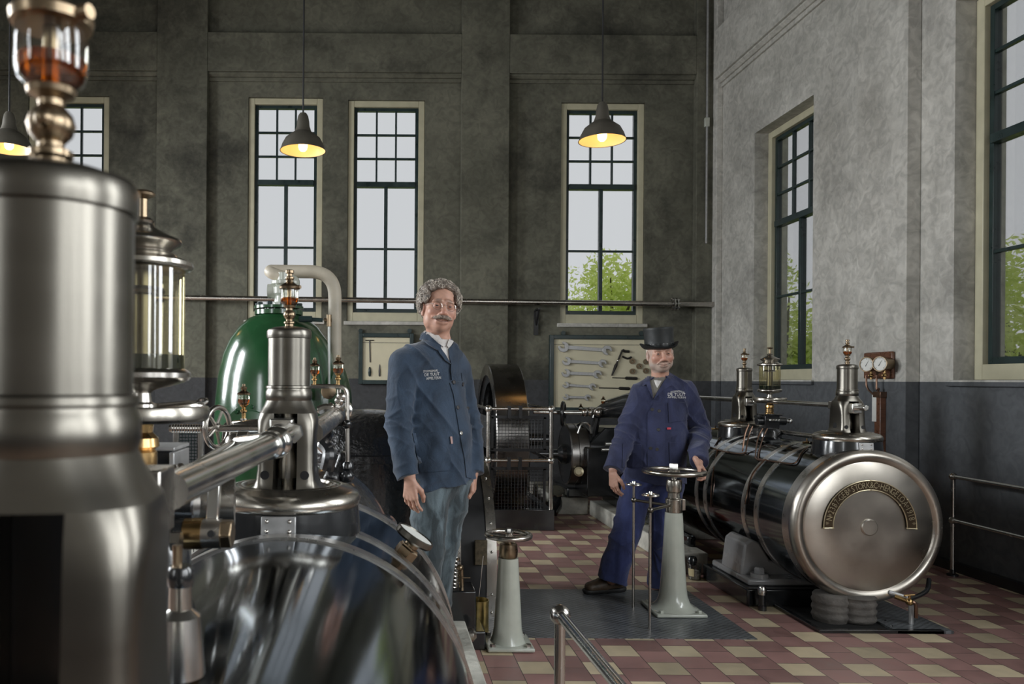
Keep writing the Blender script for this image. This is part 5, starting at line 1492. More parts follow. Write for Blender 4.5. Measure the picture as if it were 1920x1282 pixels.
_a = _t.nodes.new('ShaderNodeAttribute'); _a.attribute_name = 'tone'; _t.links.new(_a.outputs['Color'], _b.inputs['Base Color'])
_b.inputs['Roughness'].default_value = .48; _b.inputs['Subsurface Weight'].default_value = .12; _b.inputs['Subsurface Radius'].default_value = (.01, .004, .002); _b.inputs['Subsurface Scale'].default_value = .6
JACK_A = cloth('faded_blue_drill', (.026, .042, .068), (1.2, 1.2, .8), .4, bump=.3)
JACK_B = cloth('navy_blue_drill', (.027, .032, .074), (1.2, 1.2, .8), .25, bump=.3)
TROU_B = cloth('royal_blue_drill', (.035, .046, .130), (1.6, 1.6, .7), .25, bump=.3)
JEANS = cloth('washed_denim', (.040, .053, .060), (1.8, 1.8, .6), 2.2, bump=.3)
SHIRTW = cloth('white_cotton', (.62, .60, .58), bump=.15)
SHIRTG = cloth('grey_brown_cotton', (.16, .15, .13), bump=.15)
HAIRM = M('grey_brown_hair', (.17, .14, .115), 0, .5, .55, 60, .1, bump=.8, bscale=160)
MOUST = M('greying_moustache', (.30, .235, .19), 0, .5, .4, 80, .1, bump=.8, bscale=220)
CURL = M('light_grey_curls', (.46, .41, .35), 0, .42, .4, 40)
HATM = M('black_silk_felt', (.006, .008, .008), 0, .58, .25, 30, .08)
HATB = M('black_satin_band', (.018, .020, .020), 0, .25, .2, 30, .05)
SHOE = M('worn_brown_leather', (.075, .050, .032), 0, .5, .4, 14, .1, bump=.3)
BUTTON = M('dark_button', (.035, .033, .035), 0, .6, .2, 30)
EYEW = M('eye_white', (.34, .32, .30), 0, .6, .03, 10)
IRIS = M('dark_iris', (.025, .022, .022), 0, .8, .1, 10)
THREAD = M('white_print', (.70, .70, .68), 0, .7, .05, 30)

def nv(v): return np.array(v, float)
def unit(v): v = nv(v); return v / np.linalg.norm(v)

def hand(S, wr, d, n, sd, curl=.5, L=.185, thumb=.5, spread=1.0):
    """wr wrist, d towards the fingers, n palm side (fingers curl that way), sd towards the thumb"""
    wr, d = nv(wr), unit(d); n = unit(nv(n) - d * (nv(n) @ d)); sd = unit(nv(sd) - d * (nv(sd) @ d) - n * (nv(sd) @ n))
    q = L / .185
    S.cone(wr - d * .03, wr + d * .015, .026 * q, .026 * q, .012, flat=(n, .75))
    kn = []
    for i, (o, l) in enumerate(((.031, .088), (.0105, .094), (-.0105, .090), (-.030, .080))):
        k = wr + d * l * q + sd * o * q * spread - n * .002; kn.append(k)
        S.cone(wr + d * .012 + sd * o * .5 * q, k, .016 * q, .0118 * q, .012)
    fl = (.070, .078, .073, .058)
    for i, k in enumerate(kn):
        l = fl[i] * q; p = k; a = curl * (.55 + .06 * i); ang = 0; r = (.0092, .0095, .0092, .0082)[i] * q
        spd = sd * (.10, .03, -.04, -.12)[i] * spread
        for j, f in enumerate((.46, .31, .27)):
            ang += a * (1.0, 1.25, .9)[j]
            e = unit(d * cos(ang) + n * sin(ang) + spd * (1 if curl < .8 else .3)); p2 = p + e * l * f
            S.cone(p, p2, r, r * .93, .0035); r *= .93; p = p2
            if j == 0: S.ell(p, (r * 1.04,) * 3, .003)
    t0 = wr + d * .022 * q + sd * .020 * q + n * .006; t1 = wr + d * .055 * q + sd * (.046) * q + n * (.012 + .015 * thumb)
    t2 = t1 + unit(d * .8 + sd * (.35 - .6 * thumb) + n * (.2 + .5 * thumb)) * .034 * q; t3 = t2 + unit(d * .85 + sd * (.1 - .7 * thumb) + n * (.2 + .5 * thumb)) * .028 * q
    S.chain([t0, t1, t2, t3], [.017 * q, .0135 * q, .0108 * q, .0088 * q], .006)

def face_frame(c, yaw, pitch, roll):
    f = V((sin(yaw), -cos(yaw), 0)); u = V((0, 0, 1)); r = V((cos(yaw), sin(yaw), 0))
    f, u = f * cos(pitch) + u * sin(pitch), u * cos(pitch) - f * sin(pitch)
    r, u = r * cos(roll) - u * sin(roll), u * cos(roll) + r * sin(roll)
    return nv(c), nv(r), nv(f), nv(u)
def head(S, fr, smile=0.0, jaw=1.0):
    c, r, f, u = fr
    def W(x, y, z): return c + r * x + f * y + u * z
    R = (r, f, u)
    def e(p, rad, k=.01, op='u'): S.ell(W(*p), rad, k, R, op)
    e((0, -.020, .036), (.077, .096, .086), .02)
    e((0, .018, -.030), (.063, .070, .085), .03)
    e((0, .046, -.092), (.034 * jaw, .034, .028), .03)
    for s in (-1, 1):
        e((s * .050, .0, -.062), (.024 * jaw, .04, .036), .03)
        e((s * .043, .056, -.028), (.024, .024, .021 + .004 * smile), .02)
        S.cone(W(s * .014, .086, .024), W(s * .046, .072, .022), .0105, .008, .014)
        e((s * .0325, .101, .001), (.021, .020, .0155), .012, 's')
        e((s * .0325, .0755, .0), (.0150, .0150, .0135), .004)
        e((s * .0325, .0915, -.0006), (.0125, .010, .0034 - .0010 * smile), .002, 's')
        e((s * .0145, .098, -.041), (.0095, .012, .009), .008)
        S.cone(W(s * .020, .097, -.046), W(s * (.038 + .012 * smile), .080 - .004 * smile, -.072 + .012 * smile), .0025 + .002 * smile, .0025 + .0025 * smile, .012)
        e((s * .080, -.012, -.010), (.010, .020, .033), .008)
        e((s * .086, -.006, -.008), (.006, .010, .018), .006, 's')
        e((s * .079, -.002, -.036), (.007, .009, .011), .006)
    S.cone(W(0, .085, .012), W(0, .108, -.030), .0090, .0115, .012)
    e((0, .110, -.036), (.0135, .0125, .0115), .008)
    e((0, .081, -.070), (.030, .015, .016), .014)
    S.cone(W(-.021 - .006 * smile, .083, -.068 + .006 * smile), W(0, .0945, -.0700), .0032, .0042, .007); S.cone(W(.021 + .006 * smile, .083, -.068 + .006 * smile), W(0, .0965, -.0705), .0048, .0062, .006)
    S.cone(W(-.018 - .006 * smile, .081, -.081 + .004 * smile), W(.0, .086, -.082), .0048, .0052, .008); S.cone(W(.018 + .006 * smile, .081, -.081 + .004 * smile), W(.0, .086, -.082), .0048, .0052, .008)
    for s in (-1, 1):
        S.cone(W(0, .101, -.0755), W(s * (.027 + .008 * smile), .085 - .003 * smile, -.0745 + .011 * smile), .0022 + .0016 * smile, .0018 + .0006 * smile, .003, op='s')
    return W
def skin_tone(vs, fr, beard=0.0, lips=.6):
    c, r, f, u = fr
    q = vs - c; x, y, z = q @ r, q @ f, q @ u
    base = np.array((.50, .285, .21)); col = np.tile(base, (len(vs), 1))
    rng = np.random.RandomState(2)
    mott = .5 + .5 * np.sin(x * 150 + 3 * np.sin(z * 90)) * np.sin(z * 130 + 2 * np.sin(y * 110))
    col *= (.93 + .12 * mott)[:, None]
    def mix(w, cc): col[:] = col * (1 - w[:, None]) + np.array(cc) * w[:, None]
    hd = (z > -.14) & (z < .16) & (np.abs(x) < .12) & (np.abs(y) < .14)
    g = lambda a, b, cc, s: np.exp(-((x - a) ** 2 + (y - b) ** 2 + (z - cc) ** 2) / s ** 2) * hd
    for s in (-1, 1):
        mix(.45 * g(s * .042, .07, -.035, .026), (.46, .19, .14)); mix(.35 * g(s * .082, -.01, -.01, .03), (.45, .2, .15))
        mix(.75 * g(s * .033, .085, .026, .011), (.16, .12, .095)) ; mix(.6 * g(s * .020, .09, .025, .010), (.16, .12, .095))
        mix(.45 * g(s * .0325, .08, -.006, .016), (.30, .155, .12))
    mix(.55 * g(0, .115, -.036, .02), (.45, .18, .13))
    lip = np.exp(-((z + .0745) / .0075) ** 2) * np.exp(-(x / .024) ** 4) * (y > .07) * hd; mix(lips * lip, (.34, .14, .115))
    mz = -.0757 + .010 * (x / .034) ** 2; mix(.8 * np.exp(-((z - mz) / .0024) ** 2) * (np.abs(x) < .036) * (y > .065) * hd, (.13, .06, .05))
    if beard:
        w = beard * np.clip((-.050 - z) / .02, 0, 1) * np.clip((y + .03) / .04, 0, 1) * (z > -.125) * hd * (1 - .8 * lip); mix(w, (.36, .31, .27))
        w = beard * np.exp(-((z + .056) / .007) ** 2) * (np.abs(x) < .03) * (y > .08) * hd; mix(.7 * w, (.30, .25, .21))
        w = beard * .7 * (np.abs(x) > .055) * (z < .03) * (z > -.08) * (y > -.03) * (y < .045) * hd; mix(w, (.40, .35, .31))
    return np.clip(col, 0, 1)
def eyes(t, W, par):
    for s in (-1, 1):
        p = V(W(s * .0325, .0745, 0)); fw = (V(W(s * .0325, .09, 0)) - p).normalized()
        o = part(par, 'eye', MB().sph(p, .0125, 16, 12), EYEW)
        part(o, 'iris', MB().lathe([(0, .0134), (.0045, .0132), (.0068, .0116)], p, fw, 14, cap=False), IRIS)

def bvh_of(vs, fs): return BVHTree.FromPolygons([tuple(p) for p in vs], [tuple(int(i) for i in q) for q in fs])
def px_dir(px, py):
    u, w = ray(px, py); return V((u, 1, w)).normalized()
CAMP = V((0, 0, H))
def px_hit(bv, px, py):
    h = bv.ray_cast(CAMP, px_dir(px, py)); return h[0], h[1]
def decal_px(bv, poly, th, cuts=5, out=None):
    """a sewn-on patch: the outline is laid on the garment surface and given thickness th"""
    bm = bmesh.new(); f = bm.faces.new([bm.verts.new((x, y, 0)) for x, y in poly])
    bmesh.ops.triangulate(bm, faces=[f]); 
    for _ in range(2): bmesh.ops.subdivide_edges(bm, edges=[e for e in bm.edges if e.calc_length() > 4], cuts=2, use_grid_fill=True); bmesh.ops.triangulate(bm, faces=bm.faces[:])
    bm.verts.ensure_lookup_table(); bm.verts.index_update()
    n = len(bm.verts); top, bot, ok = [], [], []
    for v in bm.verts:
        h, nr = px_hit(bv, v.co.x, v.co.y)
        d = px_dir(v.co.x, v.co.y)
        ok.append(h is not None)
        if h is None: h = CAMP; nr = -d
        o = (nr * .5 - d * .7).normalized() if nr.dot(d) < 0 else -d
        top.append(h + o * th); bot.append(h - o * .004)
    med0 = sorted((p - CAMP).length for p, k in zip(top, ok) if k); med0 = med0[len(med0) // 2]
    for i, v in enumerate(bm.verts):
        if ok[i] and abs((top[i] - CAMP).length - med0) < .16: continue
        loc, nr, _i, _d = bv.find_nearest(CAMP + px_dir(v.co.x, v.co.y) * med0)
        top[i] = loc + nr * th; bot[i] = loc - nr * .004; ok[i] = True
    depth = sorted((p - CAMP).length for p, k in zip(top, ok) if k); med = depth[len(depth) // 2]
    ok = [k and abs((p - CAMP).length - med) < .2 for p, k in zip(top, ok)]
    mb = MB(); fs = [tuple(v.index for v in f.verts) for f in bm.faces]
    fs = [f for f in fs if all(ok[i] for i in f)]
    ec = {}
    for f in fs:
        for a, b in zip(f, f[1:] + f[:1]): ec.setdefault((min(a, b), max(a, b)), []).append((a, b))
    mb.v = [tuple(p) for p in top + bot]
    mb.f = list(fs) + [tuple(i + n for i in reversed(f)) for f in fs] + [(b, a, a + n, b + n) for q in ec.values() if len(q) == 1 for a, b in q]
    bm.free()
    used = sorted({i for f in mb.f for i in f}); rm = {j: i for i, j in enumerate(used)}
    mb.v = [mb.v[j] for j in used]; mb.f = [tuple(rm[i] for i in f) for f in mb.f]
    return mb
def text_px(bv, s, cx, cy, w, h, tilt=0.0, bold=0.0, th=.002, arch=0.0):
    vs, fs = text_mesh(s, 1.0)
    xs = [v.x for v in vs]; ys = [v.y for v in vs]; x0, x1, y0, y1 = min(xs), max(xs), min(ys), max(ys)
    mb = MB(); q = []
    for v in vs:
        a = ((v.x - x0) / (x1 - x0) - .5) * w; b = -((v.y - y0) / (y1 - y0) - .5) * h + arch * (2 * a / w) ** 2
        p, n = px_hit(bv, cx + a * cos(tilt) - b * sin(tilt), cy + a * sin(tilt) + b * cos(tilt))
        if p is None: return mb
        q.append(p + n * th)
    return mb.add(q, fs)
def button(t, bv, px, py, r, m=BUTTON):
    h, n = px_hit(bv, px, py)
    if h: part(t, 'button', MB().lathe([(r * .9, .0), (r, .003), (r, .006), (r * .8, .007), (r * .65, .0055), (0, .0055)], h + n * .002, n, 14), m)
def z7(l, x0, y0, s): return [(x0 + a / s, y0 + b / s) for a, b in l]

def folds(S, amp, seed, arms, vertical=1.0, hem=None):
    rs = np.random.RandomState(seed); ph = rs.rand(12) * 6.28
    def fn(X, Y, Z):
        a = np.arctan2(Y - arms['cy'], X - arms['cx'])
        w = amp * vertical * .6 * np.sin(a * 7 + ph[0] + 2.2 * np.sin(Z * 5 + ph[1])) * np.clip((arms['zc'] - Z) / .35, .1, 1.0)
        cr = lambda q: (1 - np.abs(np.sin(q))) ** 2
        w = w - amp * 1.5 * cr(Z * 13 + X * 9 + ph[2] + 1.6 * np.sin(X * 11 + Y * 7 + Z * 5 + ph[3])) * (.5 + .5 * np.sin(X * 17 + Z * 6 + ph[7]))
        w = w - amp * 1.3 * cr(Z * 9 - X * 16 + Y * 6 + ph[4] + 1.3 * np.sin(Z * 12 + X * 5 + ph[5])) * (.5 + .5 * np.sin(Z * 15 - X * 7 + ph[8]))
        for (p, q, amp2) in arms['limbs']:
            p, q = nv(p), nv(q); ba = q - p; L2 = ba @ ba
            t = ((X - p[0]) * ba[0] + (Y - p[1]) * ba[1] + (Z - p[2]) * ba[2]) / L2
            dd = (X - p[0] - t * ba[0]) ** 2 + (Y - p[1] - t * ba[1]) ** 2 + (Z - p[2] - t * ba[2]) ** 2
            m = np.exp(-dd / .09 ** 2) * np.clip(1.1 - abs(t - .95) * 1.6, 0, 1) * (t < 1.06)
            w = w + amp2 * m * (.5 - 1.6 * cr(t * sqrt(L2) * 44 + X * 18 + 1.2 * np.sin(Y * 24 + X * 19 + ph[6])))
        return w
    S.warp(fn)
def bounds(pts, m):
    a = np.array([nv(p) for p in pts]); return a.min(0) - m, a.max(0) + m

# ---------------------------------------------------------------- the smiling man with grey curls
def man_left():
    Y0 = 3.80
    J = dict(nk=P(824, 642, 3.82), shL=P(757, 682, 3.70), shR=P(856, 695, 3.92), elL=P(746, 795, 3.66), elR=P(878, 800, 3.93), wrL=P(767, 893, 3.60), wrR=P(887, 886, 3.84),
             ch=P(812, 735, 3.81), be=P(818, 820, 3.79), hp=P(824, 885, 3.80), hem=P(830, 906, 3.80),
             h1=P(806, 905, 3.76), k1=P(803, 1038, 3.73), a1=P(794, 1185, 3.80), h2=P(849, 900, 3.86), k2=P(830, 1020, 3.83), a2=P(815, 1180, 3.90))
    yaw = radians(33); bf = nv((sin(yaw), -cos(yaw), 0)); br = nv((cos(yaw), sin(yaw), 0))
    t = thing('person', 'smiling man with grey curls and glasses in a blue work jacket and jeans', 'person', V((.29, 3.83, .15)))
    fr = face_frame(P(824, 578, 3.76), radians(9), radians(2), radians(6))
    lo, hi = bounds(J.values(), .14); hi[2] = fr[0][2] + .16; lo[2] = .15
    S = SDF(lo, hi, .003)
    W = head(S, fr, smile=1.0, jaw=.86)
    S.cone(W(0, -.028, -.06), J['nk'] + V((0, 0, -.05)), .056, .062, .025)
    ch = J['ch']; S.cone(J['nk'] - V((0, 0, .08)), ch, .10, .12, .04, flat=(bf, .6)); S.cone(ch, J['hp'], .12, .13, .04, flat=(bf, .7))
    for s, e, w in (('shL', 'elL', 'wrL'), ('shR', 'elR', 'wrR')):
        S.cone(J['nk'] - V((0, 0, .06)), J[s], .05, .05, .03); S.cone(J[s], J[e], .045, .038, .02); S.cone(J[e], J[w], .036, .027, .02)
    for h_, k_, a_ in (('h1', 'k1', 'a1'), ('h2', 'k2', 'a2')):
        S.cone(J['hp'], J[h_], .1, .07, .03); S.cone(J[h_], J[k_], .068, .048, .02); S.cone(J[k_], J[a_], .046, .036, .02)
    hand(S, P(769, 899, 3.60), (.04, -.03, -1), (.55, .75, -.1), (.9, -.4, 0), .5, .180, .55)
    hand(S, P(887, 889, 3.84), (-.03, -.08, -1), (-.85, .3, 0), (-.5, -1, 0), .85, .170, .55)
    vs, fs = S.surface()
    body = np_part(t, 'body', vs, fs, SKIN)
    at = body.data.attributes.new('tone', 'FLOAT_COLOR', 'POINT')
    tone = skin_tone(np.array([v.co for v in body.data.vertices]) + nv(t.location), fr, lips=.3)
    at.data.foreach_set('color', np.concatenate([tone, np.ones((len(tone), 1))], 1).astype(np.float32).ravel())
    eyes(t, W, body)
    # jacket
    lo, hi = bounds([J[k] for k in ('nk', 'shL', 'shR', 'elL', 'elR', 'wrL', 'wrR', 'hp', 'hem')], .15)
    S = SDF(lo, hi, .0045)
    fl = (bf, .68)
    S.cone(ch + V((0, 0, .06)), J['be'], .165, .178, .04, flat=fl)
    S.cone(J['be'], J['hem'], .180, .185, .05, flat=fl, cut=(0, 1))
    S.cone(J['shL'] + V((.045, .02, -.01)), J['shR'] + V((-.035, -.02, -.005)), .083, .078, .05)
    for s in ('shL', 'shR'): S.cone(J['nk'] - V((0, 0, .035)), J[s] + V((0, 0, .0)), .066, .066, .05)
    for s, e, w in (('shL', 'elL', 'wrL'), ('shR', 'elR', 'wrR')):
        S.cone(J[s], J[e], .074, .064, .013); S.cone(J[e], J[w], .063, .050, .016, cut=(0, 1))
    # stand collar
    n0 = J['nk'] + V((0, 0, .004))
    for i in range(14):
        a0, a1 = radians(-50 + 280 * i / 14), radians(-50 + 280 * (i + 1) / 14)
        q = [n0 + V(br) * cos(a) * .072 - V(bf) * sin(a) * .073 + V((0, 0, .018 * sin(a) - .020 * cos(a))) for a in (a0, a1)]
        S.cone(q[0], q[1], .019, .019, .012)
    folds(S, .0085, 3, dict(cx=J['ch'].x, cy=J['ch'].y, zc=J['ch'].z, limbs=[(J['shL'], J['elL'], .010), (J['wrL'], J['elL'], .010), (J['shR'], J['elR'], .010), (J['wrR'], J['elR'], .010)]))
    vs, fs = S.surface()
    jk = np_part(t, 'jacket', vs, fs, JACK_A)
    bv = bvh_of(vs, fs)
    A = (690, 490, 4.422); B = (690, 740, 3.562)
    part(jk, 'shirt', decal_px(bv, z7([(455, 578), (505, 604), (560, 642), (640, 704), (668, 650), (704, 672), (676, 722), (668, 795), (682, 850), (640, 775), (598, 712), (500, 640)], *A), .004), SHIRTW, label='white shirt')
    part(jk, 'shirt_collar', decal_px(bv, z7([(448, 552), (500, 570), (590, 628), (642, 696), (622, 712), (560, 660), (480, 598)], *A), .013), SHIRTW)
    part(jk, 'shirt_collar', decal_px(bv, z7([(668, 648), (704, 668), (664, 718), (648, 700)], *A), .013), SHIRTW)
    part(jk, 'collar', decal_px(bv, z7([(478, 592), (520, 622), (604, 694), (600, 722), (572, 740), (500, 694), (436, 640)], *A), .015), JACK_A)
    part(jk, 'lapel', decal_px(bv, z7([(598, 716), (640, 775), (684, 854), (640, 824), (590, 765), (578, 740)], *A), .012), JACK_A)
    part(jk, 'lapel', decal_px(bv, z7([(704, 684), (772, 752), (778, 775), (742, 850), (690, 985), (680, 900), (684, 852), (670, 795), (664, 728)], *A), .013), JACK_A)
    part(jk, 'front_placket', decal_px(bv, z7([(545, -80), (570, 0), (590, 130), (612, 260), (642, 420), (655, 550), (690, 560), (692, 400), (694, 200), (690, 0), (690, -100)], *B), .006), JACK_A)
    part(jk, 'patch_pocket', decal_px(bv, z7([(295, 258), (520, 236), (552, 430), (545, 505), (350, 520)], *B), .005), JACK_A)
    part(jk, 'chest_pocket', decal_px(bv, z7([(772, 925), (842, 940), (850, 1150), (800, 1150)], *A), .005), JACK_A)
    for x, y in ((706, 1002), (778, 1018), (738, 1212), (820, 1218)): button(jk, bv, 690 + x / 4.422, 490 + y / 4.422, .0105)
    button(jk, bv, 690 + 617 / 3.562, 740 + 258 / 3.562, .0105, STEEL_B)
    part(jk, 'label_tag', decal_px(bv, z7([(546, 278), (560, 278), (565, 326), (552, 326)], *B), .008), M('pink_tag', (.45, .30, .28), 0, .7))
    lt = MB()
    for s, x, y, w, h in (('STOOMGEMAAL', 518, 907, 122, 19), ('DE TUUT', 530, 935, 124, 24), ('APPELTERN', 542, 966, 122, 22)):
        m_ = text_px(bv, s, 690 + x / 4.422, 490 + y / 4.422, w / 4.422, h / 4.422, tilt=-.07); lt.add(m_.v, m_.f)
    part(jk, 'lettering', lt, THREAD, label='white printed lettering')
    # trousers
    lo, hi = bounds([J[k] for k in ('hp', 'h1', 'h2', 'k1', 'k2', 'a1', 'a2')], .17); lo[2] = .15
    S = SDF(lo, hi, .005)
    S.cone(J['be'], J['hp'], .15, .165, .03, flat=(bf, .7))
    for h_, k_, a_ in (('h1', 'k1', 'a1'), ('h2', 'k2', 'a2')):
        S.cone(J['hp'], J[h_], .12, .098, .03, flat=(bf, .85)); S.cone(J[h_], J[k_], .100, .074, .022); S.cone(J[k_], J[a_], .074, .066, .02, cut=(0, 1))
    folds(S, .008, 9, dict(cx=J['hp'].x, cy=J['hp'].y, zc=.8, limbs=[(J['h1'], J['k1'], .006), (J['h2'], J['k2'], .006)]), .5)
    vs, fs = S.surface(); np_part(t, 'jeans', vs, fs, JEANS)
    for a_, dx in (('a1', .02), ('a2', .03)):
        S = SDF(nv(J[a_]) - .22, nv(J[a_]) + .16, .006); p = nv(J[a_]); g = nv((p[0], p[1], .15))
        S.cone(g + (0, 0, .05), g + bf * .13 + (0, 0, .035), .045, .036, .03); S.cone(p, g + (0, 0, .06), .04, .045, .02)
        sl, X, Y, Z = S.block(S.lo, S.lo + .4); S.D = np.maximum(S.D, .15 - Z).astype(np.float32)
        vs, fs = S.surface(); np_part(t, 'shoe', vs, fs, SHOE)
    # hair
    rnd = random.Random(5); S = SDF(fr[0] - .18, fr[0] + .19, .003); pts = []
    for i in range(900):
        d = unit((rnd.gauss(0, 1), rnd.gauss(0, 1), rnd.gauss(0, 1)))
        x, y, z = d[0] * .099, -.026 + d[1] * .104, .038 + d[2] * .098
        if z < -.045 or (y > -.005 and z < .01) : continue
        if y > .015 and z < .092 - 3.5 * x * x and abs(x) < .068: continue
        if abs(x) > .06 and y > -.0 and z < .022: continue
        pts.append((x, y, z))
        S.ell(W(x, y, z), (rnd.uniform(.009, .015),) * 3, .006)
    S.ell(W(0, -.03, .042), (.088, .09, .088), .01, fr[1:])
    S.ell(W(0, .06, -.0), (.071, .085, .085), .008, fr[1:], 's')
    vs, fs = S.surface(); hr = np_part(t, 'hair', vs, fs, HAIRM)
    k = MB()
    for (x, y, z) in pts + pts[::2]:
        d = unit((x, y + .026, z - .038)); a = rnd.uniform(0, 6.28); e1 = unit(np.cross(d, (.3, .5, .8))); e2 = np.cross(d, e1)
        p = nv((x, y, z)) + d * rnd.uniform(.002, .012); L_ = rnd.uniform(.4, 1.2)
        cur = [V(W(*(p + (e1 * cos(a + s * 4.6 * L_) + e2 * sin(a + s * 4.6 * L_)) * .0095 + d * (.006 * s * L_ * rnd.uniform(.6, 1.6))))) for s in np.linspace(0, 1, 7)]
        k.tube(cur, [.0017, .0019, .0019, .0018, .0016, .0012, .0006], 5)
    part(hr, 'curls', k, CURL, stuff=True, label='light grey curls')
    S = SDF(fr[0] - .13, fr[0] + .13, .0025)
    for s in (-1, 1):
        S.chain([W(s * .002, .106, -.0545), W(s * .018, .1035, -.056), W(s * .034, .093, -.0592), W(s * .046, .082, -.060)], [.0085, .0092, .0075, .003], .006)
    S.warp(lambda X, Y, Z: .0012 * np.sin(X * 900 + Z * 160) + 0 * Y)
    vs, fs = S.surface(); np_part(t, 'moustache', vs, fs, MOUST)
    g = MB()
    for s in (-1, 1):
        c = V(W(s * .0335, .102, -.004)); e1, e2 = V(fr[1]), V(fr[3])
        g.tube([c + e1 * cos(a) * .0225 + e2 * sin(a) * .0185 for a in np.linspace(0, 2 * pi, 28, endpoint=False)], .0009, 6, closed=True)
        g.tube([V(W(s * .056, .101, .004)), V(W(s * .072, .085, .006)), V(W(s * .083, .01, .006)), V(W(s * .084, -.015, -.005))], .0011, 6)
    g.tube([V(W(-.011, .104, .0)), V(W(0, .109, .004)), V(W(.011, .104, .0))], .0010, 6)
    part(t, 'glasses', g, STEEL_B)

# ---------------------------------------------------------------- the man in the top hat
def man_right():
    J = dict(nk=P(1238, 716, 5.18), shL=P(1204, 739, 5.18), shR=P(1285, 735, 5.20), elL=P(1173, 812, 5.14), elR=P(1311, 802, 5.22), wrL=P(1150, 880, 5.02), wrR=P(1310, 866, 4.90),
             ch=P(1238, 765, 5.19), be=P(1230, 830, 5.17), hp=P(1225, 880, 5.18), hem=P(1226, 902, 5.18),
             h1=P(1198, 905, 5.18), k1=P(1171, 1005, 5.15), a1=P(1147, 1086, 5.18), h2=P(1251, 905, 5.20), k2=P(1244, 1005, 5.20), a2=P(1242, 1092, 5.33))
    bf = nv((-.03, -1, 0)); br = nv((1, -.03, 0))
    t = thing('person', 'bearded man in a black top hat and navy work clothes, hand on the large handwheel', 'person', V((1.75, 5.2, .004)))
    fr = face_frame(P(1238, 663, 5.12), radians(-7), radians(-2), radians(-4))
    lo, hi = bounds(J.values(), .15); hi[2] = fr[0][2] + .16; lo[2] = .004
    S = SDF(lo, hi, .003)
    W = head(S, fr, smile=0.45)
    S.cone(W(0, -.025, -.07), J['nk'] - V((0, 0, .05)), .054, .060, .025)
    ch = J['ch']; S.cone(J['nk'] - V((0, 0, .08)), ch, .10, .12, .04, flat=(bf, .6)); S.cone(ch, J['hp'], .12, .13, .04, flat=(bf, .7))
    for s, e, w in (('shL', 'elL', 'wrL'), ('shR', 'elR', 'wrR')):
        S.cone(J['nk'] - V((0, 0, .06)), J[s], .05, .05, .03); S.cone(J[s], J[e], .045, .038, .02); S.cone(J[e], J[w], .036, .027, .02)
    for h_, k_, a_ in (('h1', 'k1', 'a1'), ('h2', 'k2', 'a2')):
        S.cone(J['hp'], J[h_], .1, .07, .03); S.cone(J[h_], J[k_], .068, .048, .02); S.cone(J[k_], J[a_], .046, .036, .02)
    hand(S, P(1149, 886, 5.02), (.06, -.12, -1), (.9, .35, -.1), (.35, -1, 0), .55, .178, .45)
    # hand over the rim of the wheel
    wr = P(1309, 868, 4.86)
    hand(S, wr, (.20, -.55, -.62), (-.85, -.15, -.75), (-.75, -.62, .25), 1.05, .172, .35)
    vs, fs = S.surface()
    body = np_part(t, 'body', vs, fs, SKIN)
    at = body.data.attributes.new('tone', 'FLOAT_COLOR', 'POINT')
    tone = skin_tone(np.array([v.co for v in body.data.vertices]) + nv(t.location), fr, beard=.7, lips=.35)
    at.data.foreach_set('color', np.concatenate([tone, np.ones((len(tone), 1))], 1).astype(np.float32).ravel())
    eyes(t, W, body)
    lo, hi = bounds([J[k] for k in ('nk', 'shL', 'shR', 'elL', 'elR', 'wrL', 'wrR', 'hp', 'hem')], .16)
    S = SDF(lo, hi, .0045)
    fl = (bf, .66)
    S.cone(ch + V((0, 0, .05)), J['be'], .172, .188, .04, flat=fl)
    S.cone(J['be'], J['hem'], .19, .208, .05, flat=fl, cut=(0, 1))
    S.cone(J['shL'] + V((.04, .0, -.012)), J['shR'] + V((-.04, .0, -.012)), .080, .080, .05)
    for s in ('shL', 'shR'): S.cone(J['nk'] - V((0, 0, .03)), J[s], .064, .064, .05)
    for s, e, w in (('shL', 'elL', 'wrL'), ('shR', 'elR', 'wrR')):
        S.cone(J[s], J[e], .076, .068, .013); S.cone(J[e], J[w], .068, .054, .016, cut=(0, 1))
    n0 = J['nk'] - V((0, 0, .0))
    for i in range(14):
        a0, a1 = radians(-48 + 276 * i / 14), radians(-48 + 276 * (i + 1) / 14)
        q = [n0 + V(br) * cos(a) * .080 - V(bf) * sin(a) * .075 + V((0, 0, .025 * sin(a) - .01)) for a in (a0, a1)]
        S.cone(q[0], q[1], .018, .018, .012)
    folds(S, .0095, 11, dict(cx=ch.x, cy=ch.y, zc=ch.z, limbs=[(J['shL'], J['elL'], .011), (J['wrL'], J['elL'], .011), (J['shR'], J['elR'], .011), (J['wrR'], J['elR'], .011)]))
    vs, fs = S.surface()
    jk = np_part(t, 'jacket', vs, fs, JACK_B)
    bv = bvh_of(vs, fs)
    A = (1170, 600, 7.12); B = (1060, 590, 3.885)
    part(jk, 'shirt', decal_px(bv, z7([(360, 690), (340, 760), (345, 830), (376, 960), (392, 1062), (440, 960), (520, 830), (600, 720), (625, 650), (560, 715), (500, 760), (440, 780), (395, 745)], *A), .004), SHIRTG, label='grey brown shirt')
    part(jk, 'undershirt', decal_px(bv, z7([(402, 806), (440, 850), (500, 812), (470, 860), (442, 905), (420, 860)], *A), .009), SHIRTW, label='white undershirt')
    part(jk, 'lapel', decal_px(bv, z7([(360, 680), (325, 700), (282, 760), (248, 872), (262, 880), (298, 862), (392, 1062), (376, 960), (348, 830), (342, 760)], *A), .013), JACK_B)
    part(jk, 'lapel', decal_px(bv, z7([(628, 640), (690, 710), (662, 770), (655, 880), (605, 885), (520, 935), (392, 1062), (440, 965), (520, 835), (600, 725)], *A), .013), JACK_B)
